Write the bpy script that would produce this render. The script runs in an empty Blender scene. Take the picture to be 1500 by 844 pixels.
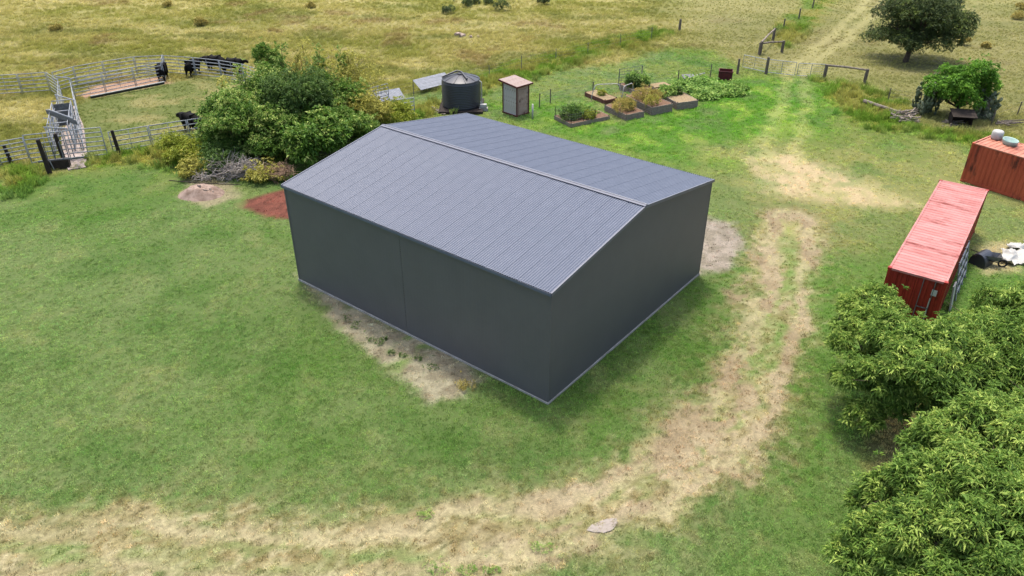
import bpy, bmesh, math, random
import numpy as np
from mathutils import Vector, Matrix

R = math.radians
rng = np.random.default_rng(7)
random.seed(7)
scene = bpy.context.scene
COL = scene.collection

# ------------------------------------------------------------------ camera
CAM = np.array([-1.43, -23.725, 19.825])
PITCH = R(31.28); FPX = 1127.0
cd = bpy.data.cameras.new('camera'); cam = bpy.data.objects.new('camera', cd); COL.objects.link(cam)
cam.location = CAM; cam.rotation_euler = (R(90) - PITCH, 0, 0)
cd.sensor_width = 36; cd.lens = 36 * FPX / 1500; cd.clip_end = 6000; cd.clip_start = 0.1
scene.camera = cam
# ------------------------------------------------------------------ light
SUN_DIR = Vector((-0.36, 1.6, 5.14)).normalized()          # towards the sun
world = bpy.data.worlds.new('World'); scene.world = world; world.use_nodes = True
nt = world.node_tree; nt.nodes.clear()
sky = nt.nodes.new('ShaderNodeTexSky'); sky.sky_type = 'NISHITA'; sky.sun_disc = False
sky.sun_elevation = math.asin(SUN_DIR.z); sky.sun_rotation = math.atan2(SUN_DIR.x, SUN_DIR.y)
sky.air_density = 1.0; sky.dust_density = 5.0; sky.ozone_density = 1.0
bg = nt.nodes.new('ShaderNodeBackground'); bg.inputs[1].default_value = 0.15
wo = nt.nodes.new('ShaderNodeOutputWorld')
nt.links.new(sky.outputs[0], bg.inputs[0]); nt.links.new(bg.outputs[0], wo.inputs[0])
sl = bpy.data.lights.new('sun', 'SUN'); sl.energy = 1.45; sl.angle = R(6); sl.color = (1.0, 0.95, 0.87)
so = bpy.data.objects.new('sun', sl); COL.objects.link(so)
so.rotation_euler = SUN_DIR.to_track_quat('Z', 'Y').to_euler(); so.location = (0, 0, 60)
scene.view_settings.view_transform = 'Standard'; scene.view_settings.look = 'None'
scene.view_settings.exposure = 1.36; scene.view_settings.gamma = 1

# ------------------------------------------------------------------ helpers
_F = np.array([0, math.cos(PITCH), -math.sin(PITCH)]); _U = np.array([0, math.sin(PITCH), math.cos(PITCH)])
def P(px, py, z=0.0):
    """photo pixel (1500 x 844) -> point on the level plane at height z"""
    d = _F + np.array([1, 0, 0]) * (px - 750) / FPX + _U * (422 - py) / FPX
    return Vector(CAM + (z - CAM[2]) / d[2] * d)
def P2(px, py, z=0.0):
    p = P(px, py, z); return (p.x, p.y)

def s2l(r, g, b):
    f = lambda c: c / 12.92 if c <= 0.04045 else ((c + 0.055) / 1.055) ** 2.4
    return np.array([f(r / 255), f(g / 255), f(b / 255)])
KEXP = 0.47
def A(r, g, b, k=1.0):
    """surface albedo for a sunlit colour read from the photograph"""
    return s2l(r, g, b) * KEXP * k

def mat(name, c1, c2=None, scale=4.0, rough=0.7, metal=0.0, bump=0.0, bscale=None, c3=None, scale3=1.0, spec=0.3, stretch=(1, 1, 1), lo=0.35, hi=0.65):
    m = bpy.data.materials.new(name); m.use_nodes = True
    n = m.node_tree.nodes; l = m.node_tree.links; b = n['Principled BSDF']
    b.inputs['Roughness'].default_value = rough; b.inputs['Metallic'].default_value = metal
    b.inputs['Specular IOR Level'].default_value = spec
    c1 = tuple(c1) + (1,)
    if c2 is None: b.inputs['Base Color'].default_value = c1; return m
    tc = n.new('ShaderNodeTexCoord'); mp = n.new('ShaderNodeMapping'); mp.inputs['Scale'].default_value = stretch
    l.new(tc.outputs['Object'], mp.inputs[0])
    def noise(s, det=6):
        t = n.new('ShaderNodeTexNoise'); t.inputs['Scale'].default_value = s; t.inputs['Detail'].default_value = det; t.inputs['Roughness'].default_value = 0.65
        l.new(mp.outputs[0], t.inputs['Vector']); return t
    t = noise(scale); r = n.new('ShaderNodeMapRange'); r.inputs[1].default_value = lo; r.inputs[2].default_value = hi
    l.new(t.outputs[0], r.inputs[0])
    mx = n.new('ShaderNodeMixRGB'); mx.inputs[1].default_value = c1; mx.inputs[2].default_value = tuple(c2) + (1,)
    l.new(r.outputs[0], mx.inputs[0]); out = mx.outputs[0]
    if c3 is not None:
        t3 = noise(scale3); r3 = n.new('ShaderNodeMapRange'); r3.inputs[1].default_value = 0.55; r3.inputs[2].default_value = 0.68
        l.new(t3.outputs[0], r3.inputs[0]); mx3 = n.new('ShaderNodeMixRGB'); mx3.inputs[2].default_value = tuple(c3) + (1,)
        l.new(r3.outputs[0], mx3.inputs[0]); l.new(out, mx3.inputs[1]); out = mx3.outputs[0]
    l.new(out, b.inputs['Base Color'])
    if bump:
        tb = noise(bscale or scale * 3); bp = n.new('ShaderNodeBump'); bp.inputs['Strength'].default_value = bump; bp.inputs['Distance'].default_value = 0.02
        l.new(tb.outputs[0], bp.inputs['Height']); l.new(bp.outputs[0], b.inputs['Normal'])
    return m

def obj(name, me, m=None, parent=None, loc=(0, 0, 0), rot=(0, 0, 0), scale=(1, 1, 1)):
    o = bpy.data.objects.new(name, me); COL.objects.link(o)
    o.location = loc; o.rotation_euler = rot; o.scale = scale
    if parent is not None: o.parent = parent
    if m is not None and me is not None and len(me.materials) == 0: me.materials.append(m)
    return o
def tag(o, label=None, cat=None, group=None, kind=None):
    if label: o['label'] = label
    if cat: o['category'] = cat
    if group: o['group'] = group
    if kind: o['kind'] = kind
    return o
def thing(name, label, cat, loc=(0, 0, 0), rz=0.0, group=None):
    o = bpy.data.objects.new(name, None); COL.objects.link(o); o.location = loc; o.rotation_euler = (0, 0, rz); o.empty_display_size = 0.2
    return tag(o, label, cat, group)
def np_mesh(name, V, F, smooth=False, attrs=None):
    V = np.asarray(V, np.float32); F = np.asarray(F, np.int32); k = F.shape[1]
    me = bpy.data.meshes.new(name); me.vertices.add(len(V)); me.vertices.foreach_set('co', V.ravel())
    me.loops.add(F.size); me.loops.foreach_set('vertex_index', F.ravel())
    me.polygons.add(len(F)); me.polygons.foreach_set('loop_start', np.arange(0, F.size, k, dtype=np.int32))
    if smooth: me.polygons.foreach_set('use_smooth', np.ones(len(F), bool))
    for a, (t, d) in (attrs or {}).items():
        at = me.attributes.new(a, t, 'POINT')
        at.data.foreach_set('color' if t == 'FLOAT_COLOR' else ('vector' if t == 'FLOAT_VECTOR' else 'value'), np.asarray(d, np.float32).ravel())
    me.update(calc_edges=True); me.validate(); return me

class MB:
    """collects boxes, tubes and sheets, builds one mesh"""
    def __init__(s): s.v = []; s.f = []
    def add(s, V, F):
        n = len(s.v); s.v += [tuple(v) for v in V]; s.f += [tuple(i + n for i in f) for f in F]; return s
    def box(s, c, d, M=None):
        x, y, z = d[0] / 2, d[1] / 2, d[2] / 2
        V = [Vector((c[0] + a * x, c[1] + b * y, c[2] + e * z)) for e in (-1, 1) for a, b in ((-1, -1), (1, -1), (1, 1), (-1, 1))]
        if M is not None: V = [M @ v for v in V]
        return s.add(V, [(3, 2, 1, 0), (4, 5, 6, 7), (0, 1, 5, 4), (1, 2, 6, 5), (2, 3, 7, 6), (3, 0, 4, 7)])
    def tube(s, pts, rad, n=6, cap=True, flat=(1, 1)):
        pts = [Vector(p) for p in pts]
        if not hasattr(rad, '__len__'): rad = [rad] * len(pts)
        V = []; F = []
        up = Vector((0, 0, 1))
        for i, p in enumerate(pts):
            d = (pts[min(i + 1, len(pts) - 1)] - pts[max(i - 1, 0)]).normalized()
            a = d.cross(up)
            a = a.normalized() if a.length > 1e-3 else Vector((1, 0, 0))
            b = a.cross(d).normalized()
            for k in range(n):
                t = 2 * math.pi * k / n
                V.append(p + a * (math.cos(t) * rad[i] * flat[0]) + b * (math.sin(t) * rad[i] * flat[1]))
        for i in range(len(pts) - 1):
            for k in range(n):
                F.append((i * n + k, i * n + (k + 1) % n, (i + 1) * n + (k + 1) % n, (i + 1) * n + k))
        if cap: F.append(tuple(range(n))[::-1]); F.append(tuple((len(pts) - 1) * n + k for k in range(n)))
        return s.add(V, F)
    def lathe(s, prof, n=24):
        V = []; F = []
        for r, z in prof:
            for k in range(n): t = 2 * math.pi * k / n; V.append((r * math.cos(t), r * math.sin(t), z))
        for i in range(len(prof) - 1):
            for k in range(n): F.append((i * n + k, i * n + (k + 1) % n, (i + 1) * n + (k + 1) % n, (i + 1) * n + k))
        return s.add(V, F)
    def mesh(s, name, smooth=False):
        me = bpy.data.meshes.new(name); me.from_pydata(s.v, [], s.f); me.update()
        if smooth: me.polygons.foreach_set('use_smooth', np.ones(len(me.polygons), bool))
        return me
    def build(s, name, m, parent=None, smooth=False, **k): return obj(name, s.mesh(name, smooth), m, parent, **k)
def bevel(o, w=0.01, seg=1):
    md = o.modifiers.new('bevel', 'BEVEL'); md.width = w; md.segments = seg; md.limit_method = 'ANGLE'; return o

# numpy noise ------------------------------------------------------
def _hash(ix, iy, seed):
    h = (ix.astype(np.int64) * 374761393 + iy.astype(np.int64) * 668265263 + seed * 1442695041) & 0xFFFFFFFF
    h = ((h ^ (h >> 13)) * 1274126177) & 0xFFFFFFFF
    return ((h ^ (h >> 16)) & 0xFFFF) / 65535.0
def vnoise(x, y, seed=0):
    ix = np.floor(x); iy = np.floor(y); fx = x - ix; fy = y - iy
    fx = fx * fx * (3 - 2 * fx); fy = fy * fy * (3 - 2 * fy)
    a = _hash(ix, iy, seed); b = _hash(ix + 1, iy, seed); c = _hash(ix, iy + 1, seed); d = _hash(ix + 1, iy + 1, seed)
    return (a * (1 - fx) + b * fx) * (1 - fy) + (c * (1 - fx) + d * fx) * fy
def fbm(x, y, s, oct=4, seed=0, gain=0.55):
    v = 0; a = 1; t = 0
    c, si = math.cos(0.6), math.sin(0.6)
    x, y = x * s, y * s
    for o in range(oct):
        v = v + a * vnoise(x, y, seed + o * 17); t += a; a *= gain
        x, y = (c * x - si * y) * 2.03 + 7.1, (si * x + c * y) * 2.03 + 3.7
    return v / t
def sm(a, b, x): t = np.clip((x - a) / (b - a), 0, 1); return t * t * (3 - 2 * t)
def dist_line(x, y, pts):
    d = np.full(x.shape, 1e9); side = np.zeros(x.shape)
    for (ax, ay), (bx, by) in zip(pts[:-1], pts[1:]):
        vx, vy = bx - ax, by - ay; t = np.clip(((x - ax) * vx + (y - ay) * vy) / (vx * vx + vy * vy), 0, 1)
        ex, ey = x - ax - t * vx, y - ay - t * vy; dd = np.hypot(ex, ey)
        s = np.sign(vx * ey - vy * ex); k = dd < d; d = np.where(k, dd, d); side = np.where(k, s, side)
    return d, side
def sdf(x, y, pts):
    """signed distance to polygon, negative inside"""
    d, _ = dist_line(x, y, pts + [pts[0]]); ins = np.zeros(x.shape, bool)
    for (ax, ay), (bx, by) in zip(pts, pts[1:] + [pts[0]]):
        c = ((ay > y) != (by > y)) & (x < (bx - ax) * (y - ay) / ((by - ay) + 1e-12) + ax); ins ^= c
    return np.where(ins, -d, d)
def W(*pp): return [P2(*p) for p in pp]

# ------------------------------------------------------------------ ground zones (world metres)
Z_PAST = W((-500, 262), (0, 262), (60, 258), (160, 228), (300, 200), (450, 165), (600, 140), (720, 122), (820, 104), (900, 92), (980, 70), (1050, 75), (1088, 100), (1200, 116), (1215, 138), (1260, 170), (1330, 190), (1420, 205), (1520, 225), (2400, 260)) + [(400, 25), (400, 1500), (-400, 1500), (-400, 20)]
Z_YARD = W((70, 250), (160, 232), (290, 205), (400, 190), (470, 150), (400, 122), (350, 108), (250, 118), (120, 150), (80, 200))
Z_VIVID = W((700, 150), (830, 150), (1000, 130), (1080, 118), (1195, 116), (1215, 150), (1200, 195), (1110, 215), (1060, 250), (1000, 245), (800, 190))
L_TRACK = W((-400, 806), (0, 812), (200, 808), (400, 806), (600, 802), (760, 779), (900, 730), (1000, 676), (1075, 604), (1120, 525), (1142, 450), (1155, 385), (1168, 320))
Z_SAND = W((1095, 228), (1150, 222), (1230, 250), (1310, 282), (1350, 305), (1270, 305), (1180, 286), (1110, 272))
Z_APRON = W((1025, 318), (1062, 328), (1092, 352), (1084, 380), (1052, 400), (1024, 402), (1000, 380))
Z_RED = W((348, 302), (385, 288), (425, 276), (450, 300), (440, 325), (395, 321))
Z_BARE = W((440, 405), (470, 420), (540, 455), (620, 492), (700, 532), (720, 556), (680, 585), (630, 583), (570, 545), (500, 482), (470, 445))
Z_RACE = W((118, 143), (130, 128), (245, 112), (248, 122), (150, 143))
L_GATE1 = W((1118, 230), (1132, 190), (1143, 150), (1150, 112), (1170, 92), (1215, 52), (1268, 5), (1290, -30))
L_GATE2 = W((1165, 240), (1172, 190), (1175, 150), (1178, 114), (1196, 92), (1245, 52), (1298, 8), (1325, -30))
Z_ROCKB = W((255, 285), (285, 262), (335, 265), (350, 290), (300, 300))
Z_GARD = W((815, 172), (870, 132), (905, 124), (960, 120), (1030, 150), (955, 172), (910, 180))
Z_TREEG = W((1270, 600), (1330, 590), (1440, 640), (1400, 700), (1290, 680))
Z_SCRAP = W((1425, 362), (1470, 358), (1510, 370), (1490, 400), (1440, 400))
# weed and tall-grass strips
Z_WEED = [W((0, 240), (50, 240), (70, 262), (40, 285), (0, 285)), W((125, 232), (280, 205), (300, 225), (270, 250), (200, 238), (130, 248)),
          W((1200, 118), (1270, 130), (1340, 150), (1330, 172), (1240, 160), (1200, 140)), W((1330, 185), (1500, 205), (1500, 228), (1420, 215), (1350, 200)),
          W((1215, 150), (1300, 165), (1350, 185), (1340, 195), (1260, 185)),
          W((1120, 60), (1150, 25), (1185, -5), (1230, -5), (1190, 40), (1160, 72)), W((640, 128), (730, 98), (850, 66), (960, 44), (985, 50), (880, 84), (800, 110), (700, 140)),
          W((280, 205), (430, 200), (430, 262), (300, 262)), W((560, 165), (640, 150), (660, 168), (580, 185))]
Z_PUMP = W((985, 118), (1040, 112), (1080, 125), (1085, 145), (1030, 152), (1000, 140))

def track_s(x, y):
    """distance driven along the track"""
    best = np.full(x.shape, 1e9); out = np.zeros(x.shape); acc = 0.0
    for (ax, ay), (bx, by) in zip(L_TRACK[:-1], L_TRACK[1:]):
        vx, vy = bx - ax, by - ay; l2 = vx * vx + vy * vy; t = np.clip(((x - ax) * vx + (y - ay) * vy) / l2, 0, 1); d = np.hypot(x - ax - t * vx, y - ay - t * vy)
        k = d < best; best = np.where(k, d, best); out = np.where(k, acc + t * math.sqrt(l2), out); acc += math.sqrt(l2)
    return out
def zones(x, y):
    wx = x + (fbm(x, y, 0.35, 3, 91) - .5) * 1.6; wy = y + (fbm(x, y, 0.35, 3, 92) - .5) * 1.6
    wx += (fbm(x, y, 1.7, 3, 93) - .5) * .7; wy += (fbm(x, y, 1.7, 3, 94) - .5) * .7
    f = fbm(x, y, 2.6, 3, 95) - .5
    z = {}
    ins = lambda poly, soft, grow=0.0: sm(soft, -soft, sdf(wx, wy, poly) - grow + f * soft)
    z['past'] = ins(Z_PAST, .9); z['yard'] = ins(Z_YARD, .8); z['vivid'] = ins(Z_VIVID, 2.2)
    d, side = dist_line(wx, wy, L_TRACK)
    off = d * side
    core = sm(2.5, .8, d + f * 1.6 + (fbm(x, y, .5, 3, 97) - .5) * 1.6); z['track'] = core
    st = track_s(wx, wy); z['streak'] = fbm(st * .16, off * 1.5, 1.0, 4, 23, .6); z['streak2'] = fbm(st * .45, off * 2.2, 1.0, 4, 24, .6)
    z['rut'] = np.maximum(sm(.65, .15, np.abs(off - .95)), sm(.65, .15, np.abs(off + .95))) * core
    z['mid'] = sm(.6, .15, np.abs(off)) * core
    z['verge'] = sm(5.0, 2.0, d + f * 2.5)
    z['sand'] = ins(Z_SAND, 1.2); z['apron'] = ins(Z_APRON, .35); z['red'] = ins(Z_RED, .3); z['bare'] = ins(Z_BARE, .4)
    z['race'] = ins(Z_RACE, .4); z['gtrk'] = np.maximum(sm(.9, .2, dist_line(wx, wy, L_GATE1)[0]), sm(.9, .2, dist_line(wx, wy, L_GATE2)[0]))
    z['rockb'] = ins(Z_ROCKB, .4); z['gard'] = ins(Z_GARD, .8); z['treeg'] = ins(Z_TREEG, .8); z['scrap'] = ins(Z_SCRAP, .6)
    w = 0
    for q in Z_WEED: w = np.maximum(w, ins(q, .9))
    z['weed'] = w; z['pump'] = ins(Z_PUMP, .5)
    return z

def lerp(a, b, t): return a + (b - a) * t[..., None]
def ground_color(x, y, z=None, grass=False):
    """albedo of the ground cover"""
    z = z or zones(x, y)
    n1 = fbm(x, y, .11, 4, 1); n2 = fbm(x, y, .5, 4, 2); n3 = fbm(x, y, 2.2, 3, 3); n4 = fbm(x, y, 7, 2, 4)
    one = np.ones(x.shape)
    c = lerp(A(130, 148, 84) * one[..., None], A(112, 140, 66), sm(.36, .64, n1))
    c = lerp(c, A(142, 154, 94), sm(.45, .75, n2) * .5)
    c = lerp(c, A(164, 162, 104), sm(.56, .8, fbm(x, y, .9, 4, 5)) * .4)
    c = lerp(c, A(82, 122, 46), sm(.52, .78, fbm(x, y, .35, 3, 6)) * .4)
    c = c * np.array([.95, 1.03, 1.08])
    # lawn is brighter and yellower towards the yards, dull towards the drive
    c = lerp(c, A(150, 160, 74), sm(14, 30, y) * .45 * sm(.35, .6, n2))
    c = lerp(c, A(100, 150, 48), z['vivid'] * .9 * sm(.2, .5, n2))
    c = lerp(c, A(150, 176, 78), z['vivid'] * sm(.55, .7, n2) * .8)
    right = sm(6, 14, x) * sm(-8, 2, y) * sm(16, 9, y)
    c = lerp(c, A(112, 152, 66), right * .7)
    midr = sm(9, 14, x) * sm(11, 15, y) * sm(32, 27, y)
    c = lerp(c, A(166, 168, 102), midr * (.25 + .6 * sm(.42, .62, fbm(x, y, .45, 4, 31))))
    # pasture
    xs = x * .55 + y * .25
    p = lerp(A(182, 170, 100) * one[..., None], A(156, 152, 76), sm(.36, .62, fbm(xs, y, .16, 4, 11)))
    p = lerp(p, A(204, 190, 126), sm(.5, .74, fbm(xs, y, .45, 4, 12)) * .8)
    p = lerp(p, A(128, 132, 66), sm(.54, .74, fbm(xs, y, .3, 4, 13)) * .6)
    p = lerp(p, A(150, 124, 82), sm(.62, .78, fbm(x, y, .22, 4, 14)) * .6)
    p = lerp(p, A(158, 154, 100), sm(10, 25, x) * .6)
    near = sm(52, 40, y) * sm(-12, -3, x) * sm(34, 22, x)
    p = lerp(p, A(142, 166, 72), near * .65)
    p = p * np.array([.95, 1.0, 1.04])
    c = lerp(c, p, z['past'])
    yd = lerp(A(128, 142, 78) * one[..., None], A(170, 166, 108), sm(.5, .7, n2))
    c = lerp(c, yd, z['yard'] * .9)
    wd = lerp(A(108, 138, 46) * one[..., None], A(154, 152, 76), sm(.42, .62, n2))
    c = lerp(c, wd, z['weed'] * .9)
    c = lerp(c, A(96, 144, 48), z['pump'])
    # straw and soil of the drive
    straw = lerp(A(180, 166, 122) * one[..., None], A(150, 136, 94), sm(.42, .6, n3))
    straw = lerp(straw, A(206, 194, 156), np.maximum(sm(.5, .72, n4) * .7, z['rut'] * .6))
    straw = lerp(straw, A(120, 112, 78), sm(.6, .72, fbm(x, y, 4.5, 3, 26)) * .6)
    soil = lerp(A(184, 170, 136) * one[..., None], A(166, 150, 118), sm(.4, .6, n2))
    c = lerp(c, straw, z['verge'] * .35 * sm(.4, .65, n3))
    green_t = sm(.48, .62, .6 * z['streak'] + .4 * fbm(x, y, 1.5, 4, 21, .65)) * .55
    green_t = np.clip(green_t + z['mid'] * .4 * sm(.35, .55, n2), 0, .85)
    tk = z['track'] * (1 - green_t * (1 - z['rut'] * .75))
    straw = lerp(straw, A(150, 138, 96), sm(.5, .64, z['streak2']) * .6)
    c = lerp(c, straw, tk * .9)
    bare = sm(.53, .63, .55 * z['streak2'] + .45 * fbm(x, y, .6, 5, 22) + z['rut'] * .1) * z['track'] * sm(-8, 2, x)
    c = lerp(c, soil, bare)
    c = lerp(c, A(208, 188, 146), z['sand'] * (.35 + .65 * sm(.35, .55, n2 * .6 + n3 * .4)))
    c = lerp(c, A(184, 178, 122), z['gtrk'] * (.65 - z['vivid'] * .35))
    grey = lerp(A(176, 164, 150) * one[..., None], A(150, 140, 124), sm(.4, .62, n3))
    c = lerp(c, grey, z['apron'] * .95)
    red = lerp(A(138, 86, 72) * one[..., None], A(114, 72, 60), sm(.4, .6, n3)); c = lerp(c, red, z['red'])
    br = lerp(A(180, 174, 144) * one[..., None], A(154, 146, 120), sm(.42, .62, n3)); c = lerp(c, br, z['bare'] * sm(.85, .6, fbm(x, y, 1.3, 3, 25)))
    c = lerp(c, A(186, 150, 128), z['race'] * .9)
    c = lerp(c, A(172, 150, 132), z['rockb'] * .6)
    c = lerp(c, A(160, 150, 112), z['gard'] * .55 * sm(.4, .6, n2))
    c = lerp(c, A(190, 170, 120), z['treeg'] * .8)
    c = lerp(c, A(196, 178, 138), z['scrap'] * .8)
    return c * (.86 + .28 * n4)[..., None]
def ground_z(x, y):
    return (fbm(x, y, .25, 3, 51) - .5) * .05 - .004 + sm(60, 200, y) * (fbm(x, y, .015, 2, 52) - .5) * 4

def axis(segs):
    a = [segs[0][0]]
    for s, e, st in segs:
        n = max(1, round((e - s) / st)); a += list(s + (e - s) * (np.arange(n) + 1) / n)
    return np.array(a)
gx = axis([(-1500, -200, 130), (-200, -70, 5), (-70, -24, .5), (-24, 24, .2), (24, 75, .5), (75, 200, 5), (200, 1500, 130)])
gy = axis([(-300, -40, 20), (-40, -12, 1.5), (-12, 14, .16), (14, 50, .28), (50, 100, .7), (100, 200, 5), (200, 2500, 100)])
GX, GY = np.meshgrid(gx, gy); nx, ny = len(gx), len(gy)
gz_ = zones(GX, GY)
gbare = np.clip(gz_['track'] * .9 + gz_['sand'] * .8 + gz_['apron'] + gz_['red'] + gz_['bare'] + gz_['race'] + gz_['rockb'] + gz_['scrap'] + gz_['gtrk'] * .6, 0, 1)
gc = ground_color(GX, GY, gz_) * (1 - .28 * (1 - gbare) * sm(95, 60, GY))[..., None]      # darker thatch, with the tufts' self-shadow painted in
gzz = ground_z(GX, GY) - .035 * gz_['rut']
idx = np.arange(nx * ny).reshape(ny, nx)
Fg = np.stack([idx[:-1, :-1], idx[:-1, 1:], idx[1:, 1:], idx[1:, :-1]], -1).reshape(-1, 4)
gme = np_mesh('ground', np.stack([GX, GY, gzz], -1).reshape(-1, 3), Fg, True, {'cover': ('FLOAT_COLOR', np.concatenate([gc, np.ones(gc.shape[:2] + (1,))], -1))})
def ground_mat():
    m = bpy.data.materials.new('ground_cover'); m.use_nodes = True; n = m.node_tree.nodes; l = m.node_tree.links; b = n['Principled BSDF']
    b.inputs['Roughness'].default_value = .95; b.inputs['Specular IOR Level'].default_value = .08
    at = n.new('ShaderNodeAttribute'); at.attribute_name = 'cover'; tc = n.new('ShaderNodeTexCoord')
    out = at.outputs['Color']
    for s, lo, hi in ((9, .6, 1.4), (34, .45, 1.6)):
        t = n.new('ShaderNodeTexNoise'); t.inputs['Scale'].default_value = s; t.inputs['Detail'].default_value = 5; t.inputs['Roughness'].default_value = .7
        l.new(tc.outputs['Object'], t.inputs['Vector'])
        r = n.new('ShaderNodeMapRange'); r.inputs[1].default_value = .28; r.inputs[2].default_value = .72; r.inputs[3].default_value = lo; r.inputs[4].default_value = hi
        l.new(t.outputs[0], r.inputs[0]); mu = n.new('ShaderNodeVectorMath'); mu.operation = 'SCALE'
        l.new(out, mu.inputs[0]); l.new(r.outputs[0], mu.inputs['Scale']); out = mu.outputs[0]
    l.new(out, b.inputs['Base Color'])
    bp = n.new('ShaderNodeBump'); bp.inputs['Strength'].default_value = .6; bp.inputs['Distance'].default_value = .03
    l.new(t.outputs[0], bp.inputs['Height']); l.new(bp.outputs[0], b.inputs['Normal'])
    return m
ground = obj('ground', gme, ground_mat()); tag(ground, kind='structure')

# ------------------------------------------------------------------ grass cover (stuff, instanced tufts)
def tuft_mesh(name, nb, h, rad, w, lean, seed, lay=0.0):
    r = np.random.default_rng(seed); V = []; F = []
    for i in range(nb):
        a = r.uniform(0, 6.283); q = rad * math.sqrt(r.uniform(0, 1)); bx, by = q * math.cos(a), q * math.sin(a)
        d = r.uniform(0, 6.283); L = lean * r.uniform(.4, 1.3); hh = h * r.uniform(.55, 1.15); dx, dy = math.cos(d) * L * hh + lay * hh, math.sin(d) * L * hh
        t = r.uniform(0, 6.283); sx, sy = math.cos(t) * w / 2, math.sin(t) * w / 2; n = len(V)
        V += [(bx - sx, by - sy, -.01), (bx + sx, by + sy, -.01), (bx + dx * .45 + sx * .8, by + dy * .45 + sy * .8, hh * .6), (bx + dx * .45 - sx * .8, by + dy * .45 - sy * .8, hh * .6), (bx + dx, by + dy, hh)]
        F += [(n, n + 1, n + 2), (n, n + 2, n + 3), (n + 3, n + 2, n + 4)]
    return np_mesh(name, V, F)
def grass_mat(name, gain):
    m = bpy.data.materials.new(name); m.use_nodes = True; n = m.node_tree.nodes; l = m.node_tree.links; n.remove(n['Principled BSDF'])
    at = n.new('ShaderNodeAttribute'); at.attribute_type = 'INSTANCER'; at.attribute_name = 'tint'
    mu = n.new('ShaderNodeVectorMath'); mu.operation = 'SCALE'; mu.inputs['Scale'].default_value = gain
    l.new(at.outputs['Vector'], mu.inputs[0])
    d = n.new('ShaderNodeBsdfDiffuse'); t = n.new('ShaderNodeBsdfTranslucent'); x = n.new('ShaderNodeMixShader'); x.inputs[0].default_value = .35
    l.new(mu.outputs[0], d.inputs[0]); l.new(mu.outputs[0], t.inputs[0]); l.new(d.outputs[0], x.inputs[1]); l.new(t.outputs[0], x.inputs[2])
    l.new(x.outputs[0], n['Material Output'].inputs[0]); return m
def scatter_obj(name, X, Y, tint, rot, scl, variants, m, label, cat):
    V = np.stack([X, Y, ground_z(X, Y)], -1)
    me = bpy.data.meshes.new(name); me.vertices.add(len(V)); me.vertices.foreach_set('co', V.astype(np.float32).ravel())
    a = me.attributes.new('tint', 'FLOAT_VECTOR', 'POINT'); a.data.foreach_set('vector', tint.astype(np.float32).ravel())
    a = me.attributes.new('turn', 'FLOAT_VECTOR', 'POINT'); a.data.foreach_set('vector', np.stack([rot * 0, rot * 0, rot], -1).astype(np.float32).ravel())
    a = me.attributes.new('size', 'FLOAT', 'POINT'); a.data.foreach_set('value', scl.astype(np.float32))
    me.update(); o = obj(name, me); me.materials.append(m); tag(o, label, cat, kind='stuff')
    c = bpy.data.collections.new(name + '_tufts')
    for v in variants: v.materials.append(m); c.objects.link(bpy.data.objects.new('tuft', v))
    g = bpy.data.node_groups.new(name, 'GeometryNodeTree')
    g.interface.new_socket('Geometry', in_out='INPUT', socket_type='NodeSocketGeometry'); g.interface.new_socket('Geometry', in_out='OUTPUT', socket_type='NodeSocketGeometry')
    n = g.nodes; l = g.links; gi = n.new('NodeGroupInput'); go = n.new('NodeGroupOutput')
    ci = n.new('GeometryNodeCollectionInfo'); ci.inputs[0].default_value = c; ci.inputs['Separate Children'].default_value = True; ci.inputs['Reset Children'].default_value = True
    ip = n.new('GeometryNodeInstanceOnPoints'); ip.inputs['Pick Instance'].default_value = True
    na = n.new('GeometryNodeInputNamedAttribute'); na.data_type = 'FLOAT_VECTOR'; na.inputs[0].default_value = 'turn'
    nb = n.new('GeometryNodeInputNamedAttribute'); nb.data_type = 'FLOAT'; nb.inputs[0].default_value = 'size'
    e2 = n.new('FunctionNodeEulerToRotation')
    ri = n.new('FunctionNodeRandomValue'); ri.data_type = 'INT'; ri.inputs['Min'].default_value = 0; ri.inputs['Max'].default_value = len(variants) - 1
    l.new(gi.outputs[0], ip.inputs['Points']); l.new(ci.outputs[0], ip.inputs['Instance']); l.new(na.outputs[0], e2.inputs[0]); l.new(e2.outputs[0], ip.inputs['Rotation'])
    l.new(nb.outputs[0], ip.inputs['Scale']); l.new([s for s in ri.outputs if s.enabled and s.type == 'INT'][0], ip.inputs['Instance Index']); l.new(ip.outputs[0], go.inputs[0])
    md = o.modifiers.new('tufts', 'NODES'); md.node_group = g
    return o
YAW = R(51.56); SL, SW, SH, SR = 15.54, 13.06, 5.2, 1.06
wv = np.array([math.cos(YAW), math.sin(YAW)]); uv = np.array([-math.sin(YAW), math.cos(YAW)])
def in_shed(x, y, g=0.0):
    a = x * wv[0] + y * wv[1]; b = x * uv[0] + y * uv[1]
    return (a > -g) & (a < SW + g) & (b > -g) & (b < SL + g)
def visible(x, y, marg=40, h=0.0):
    dx, dy, dz = x - CAM[0], y - CAM[1], h - CAM[2]
    zz = dy * _F[1] + dz * _F[2]; px = 750 + FPX * dx / np.maximum(zz, .1); py = 422 - FPX * (dy * _U[1] + dz * _U[2]) / np.maximum(zz, .1)
    return (zz > 1) & (px > -marg - 120) & (px < 1620 + marg) & (py > -marg - 60) & (py < 844 + marg * 3)
def cand(x0, x1, y0, y1, dens):
    n = int((x1 - x0) * (y1 - y0) * dens); x = rng.uniform(x0, x1, n); y = rng.uniform(y0, y1, n)
    k = visible(x, y) & ~in_shed(x, y, .12); return x[k], y[k]
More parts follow.
